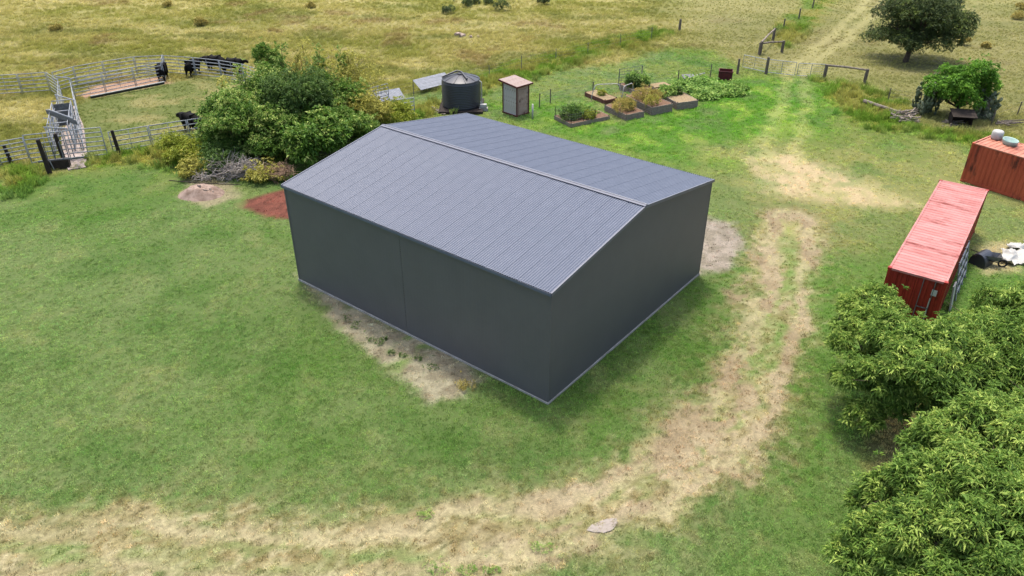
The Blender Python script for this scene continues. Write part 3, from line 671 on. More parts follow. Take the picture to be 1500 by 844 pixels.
# overhead ties and slide gates over the race
def arch(pa, pb, h, label, board=0):
    pa, pb = Vector(pa), Vector(pb); d = pb - pa; t = thing('race_arch', label, 'race arch', pa, math.atan2(d.y, d.x)); L = d.length
    for x in (0, L): obj('upright', POST, None, t, (x, 0, 0), scale=(1.2, 1.2, h))
    obj('crossbar', RAIL, None, t, (-.1, 0, h), scale=(L + .2, 1.3, 1.3))
    if board: bevel(MB().box((L / 2, 0, h - .22), (L + .9, .07, .34)).build('slide_housing', M['galvd'], t), .01)
arch(RL[0], RR[0], 2.0, 'plain galvanised arch at the entry of the stock race')
arch(RL[1], RR[1], 2.1, 'galvanised arch over the middle of the stock race')
arch(RL[2], RL[2] + (RR[2] - RL[2]) * .9, 2.3, 'galvanised arch with a steel slide-gate housing over the stock race', 1)
arch(RL[3], RL[3] + Vector((1.5, -.2, 0)), 2.1, 'galvanised arch beside the dark posts of the head bail')
def cage(p0, rz, w, L, h, label):
    t = thing('cattle_crush', label, 'cattle crush', p0, rz)
    for x in (0, w):
        for y in np.linspace(0, L, 4): obj('upright', POST, None, t, (x, y, 0), scale=(1.3, 1.3, h))
        for z in (.35, .65, .95, 1.25, 1.55, h): obj('rail', RAIL, None, t, (x, 0, z), (0, 0, R(90)), (L, 1.2, 1))
        MB().box((x, L / 2, .3), (.02, L * .96, .5)).build('kick_sheet', M['galv'], t)
        for k_ in (0, 1): MB().tube([(x, L * k_ / 2, .6), (x, L * (k_ + 1) / 2, h)], .03, 6).build('brace', M['galv'], t)
    for y in (0, L / 2, L): obj('crossbar', RAIL, None, t, (0, y, h + .1), scale=(w, 1.2, 1))
    MB().box((w / 2, L * .98, h * .55), (w * .9, .04, h * .8)).build('slide_gate', M['galvd'], t)
    MB().tube([(w + .05, L * .3, 1.2), (w + .7, L * .28, 1.55)], .03, 6).build('lever', M['galv'], t); MB().tube([(-.05, L * .7, 1.3), (-.6, L * .7, 1.5)], .03, 6).build('lever', M['galv'], t)
q0 = P(82, 226); q1 = P(88, 190); dq = q1 - q0
cage(q0, math.atan2(dq.y, dq.x) - R(90), 1.25, dq.length, 2.05, 'galvanised cattle crush cage standing on the concrete path')
pad = W((86, 158), (110, 156), (123, 186), (128, 226), (126, 246), (100, 250), (92, 225))
o = MB(); nP = len(pad); o.add([(x, y, -.05) for x, y in pad] + [(x, y, .07) for x, y in pad], [tuple(range(nP))[::-1], tuple(range(nP, 2 * nP))] + [(i, (i + 1) % nP, nP + (i + 1) % nP, nP + i) for i in range(nP)])
M['padc'] = mat('stained_concrete', A(214, 196, 186), A(180, 166, 156), 1.2, .9, bump=.3, c3=A(110, 106, 108), scale3=.6)
tag(o.build('concrete_path', M['padc']), kind='structure')
# kerb rail below the dirt lane
a, b = P(134, 147), P(242, 125.5); d = b - a
k = thing('kerb_rail', 'white steel rail above a painted shadow strip at the edge of the dirt lane', 'rail', a, math.atan2(d.y, d.x))
MB().tube([(0, 0, .34), (d.length, 0, .34)], .05, 8).build('rail', M['white'], k); MB().box((d.length / 2, .05, .2), (d.length, .03, .16)).build('shadow_strip', M['black'], k)  # thin black box stands in for the dark shadow below the rail
# near fence of the yards
run(bot((-40, 252), (2, 243), (45, 235)), 1.65, 'galvanised yard panel beside the tilted dark post and tall weeds')
run(bot((47, 243), (104, 236), (160, 230)), 2.15, 'tall galvanised gate panel in front of the concrete path', nr=7, group='tall gate panels')
run(bot((166, 226), (224, 216), (280, 207), (330, 199), (385, 192), (440, 188)), 1.6, 'galvanised yard panel in the fence between the tall gate and the shrubs', nr=5)
panel(P(540, 161), P(571, 152), 1.7, 'galvanised panel half hidden by shrubs behind a zinc sheet', group=None)
panel(P(568, 181.5), P(609, 175), 1.75, 'upright galvanised gate panel just behind the shed roof', group=None)
panel(P(505, 172), P(540, 166), 1.5, 'galvanised panel deep among the yellow-green shrubs', group=None)
# head bail and timber posts
def timber(pb, h, r, label, tilt=(0, 0), m='wood_d', name='timber_post', group=None, cat='post'):
    pb = Vector(pb); tp = Vector((tilt[0], tilt[1], h)); mb = MB()
    mb.tube([(0, 0, -.2), tp * .3, tp * .7, tp], [r * 1.1, r, r * .95, r * .85], 8)
    return tag(mb.build(name, M[m], None, False, loc=(pb.x, pb.y, 0)), label, cat, group)
timber(P(73, 254), 2.3, .15, 'thick dark timber post at the pasture side of the head bail', (-.1, .05))
timber(P(96, 240), 2.1, .14, 'dark timber post standing on the concrete by the head bail', (-.12, .05))
timber(P(17, 240), 1.25, .13, 'short dark post leaning among weeds near the yard corner', (-.15, .1))
timber(P(175, 226), 1.7, .12, 'dark timber post between the tall gate and the low panels', (-.1, .05))
a, b = P(60, 250), P(127, 243); d = b - a
hb = thing('head_bail', 'steel head bail with a cross beam below the two dark posts', 'head bail', a, math.atan2(d.y, d.x)); L = d.length
MB().box((L / 2, 0, .62), (L, .1, .12)).build('cross_beam', M['galvd'], hb); MB().box((L * .42, .15, .3), (L * .45, .5, .6)).build('foot_box', M['wood_d'], hb)
for q in (.22, .38, .56): MB().box((L * q, .05, .9), (.06, .06, 1.8)).build('bail_bar', M['galvd'], hb)
MB().tube([(L * .3, -.15, 0), (L * .26, -.1, .62)], .03, 6).build('stay', M['galv'], hb)

# ------------------------------------------------------------------ cattle
def cow_mesh():
    v = [(0, 0, .92), (.45, 0, .94), (.78, 0, 1.0), (1.0, 0, 1.1), (1.2, 0, 1.18), (1.36, 0, 1.1), (1.56, 0, .92), (-.45, 0, .96), (-.75, 0, 1.0),
         (-.95, 0, 1.1), (-1.02, 0, .85), (-1.03, 0, .45)]
    r = [(.44, .48), (.42, .47), (.36, .42), (.24, .30), (.17, .2), (.15, .16), (.1, .11), (.42, .46), (.36, .40), (.06, .07), (.03, .03), (.06, .06)]
    e = [(0, 1), (1, 2), (2, 3), (3, 4), (4, 5), (5, 6), (0, 7), (7, 8), (8, 9), (9, 10), (10, 11)]
    for s in (-1, 1):
        for (x, kn, top, base) in ((.6, .02, 2, 'f'), (-.68, -.06, 8, 'h')):
            n = len(v); back = -.08 if base == 'h' else 0
            v += [(x, s * .24, .7), (x + (.06 if base == 'h' else 0), s * .24, .5), (x + back, s * .23, .32), (x + back + .02, s * .23, .09), (x + back + .05, s * .23, .03)]
            r += [(.2, .2), (.13, .13), (.08, .08), (.06, .06), (.075, .06)]; e += [(top, n), (n, n + 1), (n + 1, n + 2), (n + 2, n + 3), (n + 3, n + 4)]
        n = len(v); v += [(1.2, s * .16, 1.22), (1.16, s * .34, 1.22)]; r += [(.05, .04), (.06, .03)]; e += [(4, n), (n, n + 1)]
    me = bpy.data.meshes.new('cow'); me.from_pydata(v, e, []); o = bpy.data.objects.new('cow_src', me); COL.objects.link(o)
    o.modifiers.new('skin', 'SKIN'); s = o.modifiers.new('sub', 'SUBSURF'); s.levels = s.render_levels = 2
    for i, q in enumerate(me.skin_vertices[0].data): q.radius = r[i]; q.use_root = (i == 0)
    dg = bpy.context.evaluated_depsgraph_get(); out = bpy.data.meshes.new_from_object(o.evaluated_get(dg)); bpy.data.objects.remove(o)
    for p in out.polygons: p.use_smooth = True
    out.materials.clear(); out.materials.append(M['cow']); out.name = 'cow'; return out
COW = cow_mesh()
for (px, py, rz, lab, sc) in ((240, 116, 100, 'black cow standing end-on behind the tall lane gate', .95), (284, 110, 75, 'black cow facing away beside the outer yard panels', .95), (318, 104, 172, 'black cow standing side-on behind the outer yard panels', 1.0),
                       (342, 107, 8, 'black cow side-on with head toward the small leafy tree', .95), (284, 193, 150, 'black cow beside the shrubs inside the yard', 1.0)):
    p = P(px, py); o = obj('cow', COW, None, None, (p.x, p.y, 0), (0, 0, R(rz)), (sc, sc, sc)); tag(o, lab, 'cow', 'black cattle at the yards')

# ------------------------------------------------------------------ water tank
tc = P(675, 166); tc.y += 1.45; TR = 1.52
tk = thing('water_tank', 'black ribbed plastic rainwater tank with domed lid', 'water tank', (tc.x, tc.y, 0))
prof = [(TR * 1.0, .22)]
for i in range(14):
    z = .3 + i * .135
    prof += [(TR, z), (TR + .03, z + .035), (TR + .03, z + .085), (TR, z + .12)]
prof += [(TR, 2.28), (TR - .03, 2.36)]
MB().lathe(prof, 48).build('wall', M['tank'], tk, True)
MB().lathe([(TR - .02, 2.35), (TR * .7, 2.52), (TR * .35, 2.66), (.3, 2.7), (.0, 2.7)], 48).build('lid', M['tank'], tk, True)
for k in range(10):
    t = R(36 * k); mb = MB(); mb.tube([(math.cos(t) * .3, math.sin(t) * .3, 2.7), (math.cos(t) * TR * .68, math.sin(t) * TR * .68, 2.535), (math.cos(t) * (TR - .05), math.sin(t) * (TR - .05), 2.37)], .03, 6); mb.build('lid_rib', M['tank'], tk)
MB().lathe([(.27, 2.68), (.27, 2.78), (.0, 2.8)], 20).build('hatch', M['tank'], tk)
MB().tube([(-1.5, -.1, 2.5), (-.3, .3, 2.88), (.05, .1, 2.86), (.55, -1.0, 2.6)], .07, 8).build('overflow_pipe', M['tank'], tk)
MB().box((0, 0, .1), (3.5, 3.5, .22)).build('plinth', M['wood_d'], tk)
MB().tube([(TR + .12, -.35, .3), (TR + .12, -.35, 2.15), (TR - .1, -.3, 2.3)], .05, 8).build('downpipe', M['white'], tk)
wp = thing('water_pump', 'small white water pump at the foot of the black tank', 'pump', (tc.x + TR + .25, tc.y - .75, .22))
bevel(MB().box((0, 0, .16), (.55, .34, .3)).build('housing', M['white'], wp), .05, 2); MB().tube([(-.2, 0, .28), (-.2, 0, .5)], .05).build('outlet', M['white'], wp); MB().box((0, 0, -.1), (.7, .45, .22)).build('base', M['conc'], wp)
for i in range(5):
    p = P(636 + i * 2.2, 160 + i * 1.8); L = 1.0; a = R(-55 + i * 6)
    o = MB().box((0, 0, 0), (L, .14, .1)).build('offcut', M['log'], None, loc=(p.x, p.y, .06 + .09 * (i % 2)), rot=(0, 0, a)); tag(o, 'pale timber offcut dumped beside the black water tank', 'timber', 'timber offcuts by the tank')
def sheetiron(p0, p1, w, tilt, label, h=.6, m='sheet'):
    """loose corrugated sheet lying between two points, propped up"""
    d = Vector(p1) - Vector(p0); me = corr_mesh('corrugated_sheet', d.length, w, .12, .009, 6, 0); o = obj('corrugated_sheet', me, M[m], None, (p0[0], p0[1], h), (tilt, 0, math.atan2(d.y, d.x)))
    me.polygons.foreach_set('use_smooth', np.zeros(len(me.polygons), bool)); md = o.modifiers.new('t', 'SOLIDIFY'); md.thickness = .012; return tag(o, label, 'metal sheet')
sheetiron(P(617, 138), P(664, 126), 1.3, R(28), 'grey corrugated sheets leaning behind the black tank', .35)
sheetiron(P(556, 158), P(594, 151), 1.2, R(30), 'pale zinc sheet propped behind the yard panel', .4)
sheetiron(P(512, 176), P(536, 166), 1.0, R(35), 'pale zinc sheet lying among the yellow-green shrubs', .5); sheetiron(P(490, 182), P(508, 178), 1.0, R(30), 'small bent zinc scrap at the shrub edge', .5)
# ------------------------------------------------------------------ outhouse
n0 = P(757, 171); l0 = P(737.5, 165); r0 = P(774, 165.5); dl = l0 - n0; dr = r0 - n0; rz = math.atan2(dr.y, dr.x)
ow, od = dr.length, (dl.length + .1)
oh = thing('outhouse', 'old corrugated iron outhouse with red-trimmed skillion roof', 'outhouse', n0, rz)
# local x along the door side, local y away along the ribbed side
H1, H2 = 2.35, 2.3
bevel(MB().box((ow / 2, od / 2, -.02), (ow + .15, od + .15, .2)).build('floor', M['rtrim'], oh), .01)
for i in range(6):
    y0 = od * i / 6; me = corr_mesh('wall_sheet', od / 6 + .02, H1 - .1, .115, .012, 6, .006); o = obj('wall_sheet', me, M['irona'], oh)
    o.matrix_local = Matrix(((0, 0, -1, 0), (1, 0, 0, y0), (0, 1, 0, .08), (0, 0, 0, 1)))
    o = obj('wall_sheet', me, None, oh); o.matrix_local = Matrix(((0, 0, 1, ow), (1, 0, 0, y0), (0, 1, 0, .08), (0, 0, 0, 1)))
MB().box((ow / 2, od, H1 / 2 + .04), (ow, .03, H1 - .08)).build('back_wall', M['irona'], oh)
MB().box((ow * .5, .02, H1 / 2 + .04), (ow, .03, H1 - .08)).build('front_wall', M['door'], oh)
dd = MB().box((ow * .5, -.015, 1.05), (ow * .72, .03, 1.95)).build('door', M['door'], oh); MB().box((ow * .22, -.045, 1.15), (.05, .03, .14)).build('handle', M['black'], dd)
for x in (.16, .45): MB().box((ow * .86, -.035, .3 + x * 3), (.12, .015, .05)).build('hinge', M['black'], dd)
for x in (0, ow): bevel(MB().box((x, 0, H1 / 2 + .03), (.09, .09, H1 - .05)).build('corner_trim', M['rtrim'], oh), .008); bevel(MB().box((x, od, H1 / 2 + .03), (.09, .09, H1 - .05)).build('corner_trim', M['rtrim'], oh), .008)
for i in range(5):
    x0 = -.22 + (ow + .44) * i / 5; me = corr_mesh('roof_sheet', (ow + .44) / 5 + .02, od + .5, .1, .012, 6, .008); o = obj('roof_sheet', me, M['oroof'], oh, (x0, -.25, H1 + .08), (math.atan2(.14, od), 0, 0))
sl_ = math.atan2(.14, od)
MB().box((ow / 2, -.25, H1 + .03), (ow + .5, .04, .12)).build('fascia', M['rtrim'], oh); MB().box((ow / 2, od + .25, H1 + .2), (ow + .5, .04, .12)).build('fascia', M['rtrim'], oh)
for x in (-.24, ow + .24): MB().box((0, 0, 0), (.04, od + .5, .12)).build('barge', M['rtrim'], oh, loc=(x, od / 2, H1 + .115), rot=(sl_, 0, 0))
o = MB().tube([(0, 0, -.1), (0, 0, 1.15)], .07, 10).build('vent_pipe', M['white'], None, True, loc=P(780, 174)); tag(o, 'short white pipe standing beside the outhouse', 'pipe')

# ------------------------------------------------------------------ raised garden beds
BEDS = [  # near corner, right corner, left corner, height, planks, material, soil, label
    ((836, 187), (893, 175), (819, 173), .32, 1, 'wood', 'soil', 'low wide garden bed ringed with wire mesh and stakes'),
    ((886, 153), (904, 149), (869, 138), .36, 2, 'brickred', 'mulch', 'small reddish garden bed holding a single leafy seedling'),
    ((917, 177), (943, 171.5), (896, 160), .5, 4, 'wood', 'soil', 'grey slatted garden bed overgrown with a tan herb bush'),
    ((954, 169), (984.5, 163), (927, 148), .66, 4, 'wood', 'soil', 'tall slatted garden bed with dry climbing stalks'),
    ((930, 141), (957, 136), (911, 130), .5, 3, 'wood', 'soil', 'slatted garden bed of broad green leaves below the trellis'),
    ((991, 161), (1021.5, 157), (972, 145), .6, 3, 'wood', 'mulch', 'grey garden bed with pale straw mulch and few plants'),
    ((958, 137), (984, 133), (954, 130), .42, 2, 'wood', 'mulch', 'short garden box covered by a pale board')]
BO = []
for (pn, pr_, pl, h, npk, mm, sm_, lab) in BEDS:
    n0 = P(*pn); d = P(*pr_) - n0; rz = math.atan2(d.y, d.x); w = d.length; dl = P(*pl) - n0; yv_ = Vector((-math.sin(rz), math.cos(rz), 0)); dp = max(.7, dl.dot(yv_))
    t = thing('garden_bed', lab, 'garden bed', n0, rz, 'raised garden beds'); BO.append((n0, rz, w, dp, h)); ph = h / npk
    for i in range(npk):
        z = ph * (i + .5) - .02; g = ph - .015
        for (c, s) in (((w / 2, 0, z), (w, .045, g)), ((w / 2, dp, z), (w, .045, g)), ((0, dp / 2, z), (.045, dp - .05, g)), ((w, dp / 2, z), (.045, dp - .05, g))):
            bevel(MB().box(c, s).build('plank', M[mm], t), .006)
    for x in (.06, w - .06):
        for y in (.06, dp - .06): MB().box((x, y, h / 2), (.07, .07, h + .04)).build('corner_stake', M['wood_d'], t)
    r = np.random.default_rng(3); sx = np.linspace(.03, w - .03, 10); sy = np.linspace(.03, dp - .03, 10); X, Y = np.meshgrid(sx, sy); Zs = h - .1 + fbm(X + n0.x, Y, 2.5, 3, 4) * .12
    ii = np.arange(100).reshape(10, 10); obj('soil', np_mesh('soil', np.stack([X, Y, Zs], -1).reshape(-1, 3), np.stack([ii[:-1, :-1], ii[:-1, 1:], ii[1:, 1:], ii[1:, :-1]], -1).reshape(-1, 4), True), M[sm_], t)
def bedpt(i, fx, fy, z=0.0):
    n0, rz, w, dp, h = BO[i]; c, s = math.cos(rz), math.sin(rz); x, y = w * fx, dp * fy; return Vector((n0.x + c * x - s * y, n0.y + s * x + c * y, h - .08 + z))
def veg(i, fx, fy, r, h, lm, label, n=120, k=6, L=.22, w=.07, seed=1, cat='vegetable plant', droop=.25, spread=.8):
    b = bedpt(i, fx, fy); bl = [((b.x + math.cos(q * 2.1) * r * .45, b.y + math.sin(q * 2.1) * r * .45, b.z + h * .5), (r * .65, r * .65, h * .55)) for q in range(4)]
    plant('garden_plant', label, cat, b, bl, lm, n, k, L, w, droop, spread, seed, .02, 'plants in the garden beds', .4, .3, 'bark', 'foliage', -.9)
veg(0, .2, .55, .75, .75, 'lf_dark', 'dark leafy plant in the low wire-ringed bed', 240, seed=31); veg(0, .45, .65, .75, .8, 'lf_veg', 'green leafy plant in the middle of the wire-ringed bed', 240, seed=32)
veg(0, .55, .22, .42, .5, 'lf_yellow', 'pale yellow-green plant at the front of the wire-ringed bed', 110, seed=33); veg(1, .55, .5, .28, .35, 'lf_yellow', 'single pale seedling in the small reddish bed', 50, seed=34)
veg(2, .35, .45, .8, .8, 'lf_tan', 'tan-green herb bush spilling over the grey slatted bed', 420, 5, .2, .03, 35, 'herb bush'); veg(3, .3, .6, .7, .8, 'lf_tan', 'dry climbing plant in the tall slatted bed', 260, 5, .22, .03, 36)
veg(3, .2, .2, .5, .7, 'lf_olive', 'brown-green plant at the front of the tall slatted bed', 160, 5, .2, .04, 37); veg(4, .3, .5, .5, .7, 'lf_dark', 'broad dark-leaved plant below the trellis', 130, 6, .3, .12, 38)
veg(4, .75, .5, .5, .75, 'lf_veg', 'broad green-leaved plant beside the pale covered box', 130, 6, .3, .12, 39); veg(5, .2, .8, .6, .6, 'lf_veg', 'bushy green plant at the back of the mulched bed', 170, 6, .26, .1, 40)
veg(5, .65, .75, .35, .5, 'lf_dark', 'small dark-leaved plant in the mulched bed', 80, 6, .24, .08, 41)
veg(4, .5, .85, .45, .8, 'lf_veg', 'tall green plant climbing the foot of the trellis', 120, 6, .24, .1, 43); veg(2, .8, .6, .4, .5, 'lf_veg', 'small green plant beside the tan herb bush', 90, 6, .2, .08, 44)
veg(0, .82, .55, .35, .3, 'lf_veg', 'small seedling clump outside the wire of the low bed', 60, 5, .16, .06, 45); veg(3, .75, .5, .5, .6, 'lf_tan', 'straw-coloured stalks at the open end of the tall slatted bed', 140, 5, .24, .03, 46)
b = bedpt(6, .5, .5, .12); o = MB().box((0, 0, 0), (BO[6][2] * .95, BO[6][3] * .8, .03)).build('cover_board', M['mulch'], None, loc=b, rot=(.02, 0, BO[6][1])); tag(o, 'pale flat board covering the short garden box', 'board')
# wire ring and stakes of the low bed
n0, rz, w, dp, h = BO[0]; wr = thing('wire_guard', 'thin wire mesh guard on dark stakes around the low bed', 'wire guard', n0, rz)
pts = [(.05, .05), (w * .62, .05), (w * .62, dp - .05), (.05, dp - .05), (.05, .05)]
for (x, y) in pts[:4] + [(w * .33, .05), (w * .33, dp - .05)]: MB().tube([(x, y, 0), (x, y, 1.0)], .025, 6).build('stake', M['wood_d'], wr)
for z in (.4, .6, .8, .97): MB().tube([(x, y, z) for x, y in pts], .006, 4, False).build('wire', M['galvd'], wr)
# pvc hoops over the beds behind
for (pa, pb, hh, lab) in (((866, 148), (910, 146), 1.35, 'large white pipe hoop behind the small reddish bed'), ((911, 146), (927, 140), 1.1, 'narrow white pipe hoop beside the trellis bed')):
    a, b = P(*pa), P(*pb); q = [a + (b - a) * (1 - math.cos(t)) / 2 + Vector((0, 0, hh * min(1, math.sin(t) * 1.5))) for t in np.linspace(0, math.pi, 15)]; q[0].z = -.1; q[-1].z = -.1
    tag(MB().tube(q, .035, 7).build('pipe_hoop', M['white'], None, True), lab, 'hoop')
a, b = P(906, 126), P(939, 121); d = b - a; t = thing('trellis', 'old steel mesh trellis standing behind the garden beds', 'trellis', a, math.atan2(d.y, d.x))
for x in (0, d.length): MB().tube([(x, 0, -.1), (x, 0, 1.5)], .045, 6).build('post', M['galvd'], t)
for i in range(6): MB().tube([(0, 0, .2 + i * .25), (d.length, 0, .24 + i * .25)], .02, 5).build('rail', M['galvd'], t)
for i in range(1, 9): MB().tube([(d.length * i / 9, 0, .2), (d.length * i / 9, 0, 1.45)], .008, 4).build('wire', M['galvd'], t)
# maroon crate
a = P(1052, 117); cr = thing('maroon_crate', 'open maroon crate standing at the edge of the pumpkin patch', 'crate', (a.x, a.y, 0), R(-14)); w, dp, h = 1.15, .95, .78
for (c, s) in (((w / 2, 0, h / 2), (w, .05, h)), ((w / 2, dp, h / 2), (w, .05, h)), ((0, dp / 2, h / 2), (.05, dp - .05, h)), ((w, dp / 2, h / 2), (.05, dp - .05, h))): MB().box(c, s).build('side', M['maroon'], cr)
for (c, s) in (((w / 2, -.03, h - .05), (w + .1, .04, .1)), ((w / 2, -.03, .1), (w + .1, .04, .1)), ((-.03, dp / 2, h - .05), (.04, dp, .1)), ((w + .03, dp / 2, h - .05), (.04, dp, .1))): MB().box(c, s).build('rim', M['maroon'], cr)
MB().box((w / 2, dp / 2, .3), (w - .08, dp - .08, .5)).build('fill', M['soil'], cr)
for q, (px, py, rr) in enumerate(((1000, 128, 1.2), (1022, 124, 1.3), (1045, 133, 1.4), (1066, 138, 1.2), (1030, 143, 1.0), (1010, 138, .9), (1078, 130, .8))):
    p = P(px, py); plant('pumpkin_vine', 'sprawling broad-leaved vine in the pumpkin patch by the maroon crate', 'vine', p, [((p.x + math.cos(s * 1.9) * rr * .5, p.y + math.sin(s * 1.9) * rr * .4, .1), (rr * .65, rr * .55, .22)) for s in range(5)], 'lf_veg', 190, 4, .26, .18, .15, .95, 60 + q, .02, 'pumpkin vines', .3, .3, 'bark', 'foliage', -.2)
a = P(1008, 117); o = MB().box((0, 0, 0), (1.1, .7, .06)).build('cold_frame', M['lf_cactus'] if 0 else M['galvd'], None, loc=(a.x, a.y, .3), rot=(.25, 0, .2)); tag(o, 'flat grey frame lying at the back of the pumpkin patch', 'frame')
o = MB().tube([(0, 0, .1), (.5, -.9, .55)], .05, 7).build('white_pole', M['white'], None, loc=P(1020, 112)); tag(o, 'white pole lying slanted behind the pumpkin patch', 'pole')

# ------------------------------------------------------------------ fences and gates
def wire_fence(label, posts, h, r, mt='post', wires=4, name='wire_fence', wr=.006):
    t = thing(name, label, 'fence', Vector((posts[0][0], posts[0][1], 0))); o = Vector((posts[0][0], posts[0][1], 0))
    rr = np.random.default_rng(len(posts))
    for p in posts:
        q = Vector((p[0], p[1], 0)) - o; MB().tube([q + Vector((0, 0, -.15)), q + Vector((rr.normal(0, .03), rr.normal(0, .03), h * rr.uniform(.92, 1.06)))], [r, r * .9], 7).build('post', M[mt], t)
    for i in range(wires):
        z = .25 + (h - .35) * i / max(1, wires - 1); MB().tube([Vector((p[0], p[1], z)) - o for p in posts], wr, 4, False).build('wire', M['galvd'], t)
    return t
wire_fence('star-picket wire fence running through tall grass behind the outhouse', bot((560, 152), (606, 140), (660, 128), (717, 115), (764, 103), (814, 91), (861, 81), (908, 69), (954, 58)), 1.25, .035, 'galvd')
wire_fence('garden wire fence from the outhouse lawn to the timber gate', bot((790, 158), (806, 151), (868, 139), (930, 129), (993, 121), (1040, 113)), 1.2, .05)
timber(P(995, 46), 1.3, .14, 'thick lone strainer post at the end of the picket fence', (.02, 0), 'post')
wire_fence('wire fence of old posts on the pasture side of the track', bot((1112, 81), (1147, 45), (1170, 28), (1190, 12), (1212, -6)), 1.3, .09)
wire_fence('far wire fence behind the cactus and orange container', bot((1300, 150), (1345, 158), (1452, 182), (1489, 170), (1530, 160)), 1.2, .05)
timber(P(1080, 108), 1.35, .11, 'slim grey timber post beside the maroon crate', (0, 0), 'post'); 
gL, gM, gR, gE = P(1122, 108), P(1165, 113), P(1207, 115), P(1266, 122)
timber(gL, 1.5, .14, 'stout timber gatepost where the wire gate meets the double gate', (0, 0), 'post')
def gate(p0, p1, h, label, nw=5, bars=2):
    d = Vector(p1) - Vector(p0); L = d.length - .2; u = d.normalized(); t = thing('farm_gate', label, 'gate', Vector(p0) + u * .1, math.atan2(d.y, d.x))
    for z in (.15, h): MB().tube([(0, 0, z), (L, 0, z)], .03, 7).build('rail', M['galv'], t)
    for x in np.linspace(0, L, bars + 1): MB().tube([(x, 0, .15), (x, 0, h)], .026, 6).build('upright', M['galv'], t)
    for i in range(1, nw): MB().tube([(0, 0, .15 + (h - .15) * i / nw), (L, 0, .15 + (h - .15) * i / nw)], .009, 4).build('wire', M['galv'], t)
    for i in range(1, 12): MB().tube([(L * i / 12, 0, .15), (L * i / 12, 0, h)], .005, 4).build('wire', M['galv'], t)
gate(gL, gM, 1.3, 'galvanised mesh gate leaf hung on the stout timber gatepost'); gate(gM, gR, 1.25, 'galvanised mesh gate leaf reaching the low timber rail', 5, 2); gate(P(1086, 100), gL, 1.25, 'small pipe-framed mesh gate beside the maroon crate', 4, 2)
def strainer(p0, p1, h, label):
    p0, p1 = Vector(p0), Vector(p1); d = p1 - p0; t = thing('strainer_assembly', label, 'fence post', p0, math.atan2(d.y, d.x)); L = d.length
    for x in (0, L): MB().tube([(x, 0, -.2), (x, 0, h * .5), (x + .03, 0, h)], [.16, .15, .13], 9).build('post', M['post'], t)
    MB().tube([(-.15, 0, h - .08), (L * .5, .02, h - .04), (L + .15, 0, h - .1)], [.1, .09, .08], 8).build('rail', M['log'], t)
strainer(gR, gE, 1.25, 'timber strainer posts with a top rail right of the double gate'); strainer(P(1113, 80), P(1132, 60), 1.3, 'weathered strainer posts with rail at the start of the track fence')
strainer(P(1112, 80), P(1145, 77), 1.15, 'low white-topped strainer rail among scrub beside the track')

# ------------------------------------------------------------------ rubble, logs, scrap
rk = P(295, 284); rr = np.random.default_rng(5)
def rock_mesh(seed, n=1):
    bm = bmesh.new(); bmesh.ops.create_icosphere(bm, subdivisions=2, radius=1); q = np.random.default_rng(seed)
    for v in bm.verts:
        k = 1 + .25 * math.sin(v.co.x * 3 + seed) * math.cos(v.co.y * 2.7 + seed * 2) + q.normal(0, .06); v.co *= k
    me = bpy.data.meshes.new('rock'); bm.to_mesh(me); bm.free(); me.materials.append(M['rockm']); return me
ROCKS = [rock_mesh(s) for s in (1, 2, 3, 4)]
mound = thing('rubble_mound', 'pale mound of soil and rubble at the foot of the dead brush', 'rubble', rk)
X, Y = np.meshgrid(np.linspace(-1, 1, 26), np.linspace(-1, 1, 26)); rad = np.hypot(X, Y); hh = np.clip(1 - rad ** 1.6, -.05, 1) * .5 + (fbm(X, Y, 2.2, 4, 8) - .5) * .6 * np.clip(1.1 - rad, 0, 1) - .04
ii = np.arange(676).reshape(26, 26); obj('heap', np_mesh('heap', np.stack([X * 1.5, Y * 1.15, hh * 1.25], -1).reshape(-1, 3), np.stack([ii[:-1, :-1], ii[:-1, 1:], ii[1:, 1:], ii[1:, :-1]], -1).reshape(-1, 4), False), M['stone'], mound)
for i in range(18):
    a_, q = rr.uniform(0, 6.28), math.sqrt(rr.uniform(0, 1)) * .95; x, y = q * math.cos(a_), q * math.sin(a_); s = rr.uniform(.05, .15)
    obj('rock', ROCKS[i % 4], None, mound, (x * 1.3, y * .9, max(.0, (1 - q ** 1.6) * .55 - .02)), (rr.uniform(0, 3), rr.uniform(0, 3), 0), (s * 1.3, s, s * .6))
def logs(name, label, cat, specs, group=None, m='log'):
    for (a, b, r_, z0, z1) in specs:
        a, b = P(*a), P(*b); mid = a.lerp(b, .5) + Vector((random.uniform(-.1, .1), random.uniform(-.1, .1), 0)); mid.z = (z0 + z1) / 2; a.z = z0; b.z = z1
        o = MB().tube([Vector((0, 0, z0)), mid - Vector((a.x, a.y, 0)), b - Vector((a.x, a.y, 0))], [r_, r_ * .85, r_ * .7], 7).build(name, M[m], None, loc=(a.x, a.y, 0)); tag(o, label, cat, group)
logs('fallen_log', 'long pale fallen log in the weeds beside the branch pile', 'log', [((1264, 154), (1318, 170), .15, .35, .3)])
logs('fallen_pole', 'thin pole lying across the rubble mound', 'pole', [((250, 272), (356, 282), .035, .35, .5)], m='wood_d')
logs('fallen_branch', 'grey bare branch in the woodpile at the end of the fallen log', 'branch', [((1300 + random.uniform(0, 30), 172 + random.uniform(-3, 10)), (1318 + random.uniform(-5, 32), 170 + random.uniform(-2, 14)), random.uniform(.04, .09), random.uniform(.05, .55), random.uniform(.1, .6)) for _ in range(34)], 'branches of the woodpile')
logs('junk_timber', 'dark weathered timber strewn around the old kennel', 'timber', [((1380 + random.uniform(-4, 24), 183 + random.uniform(-4, 6)), (1392 + random.uniform(-5, 30), 183 + random.uniform(-4, 6)), .05, random.uniform(.05, .3), random.uniform(.1, .4)) for _ in range(12)], 'junk timber', 'log')
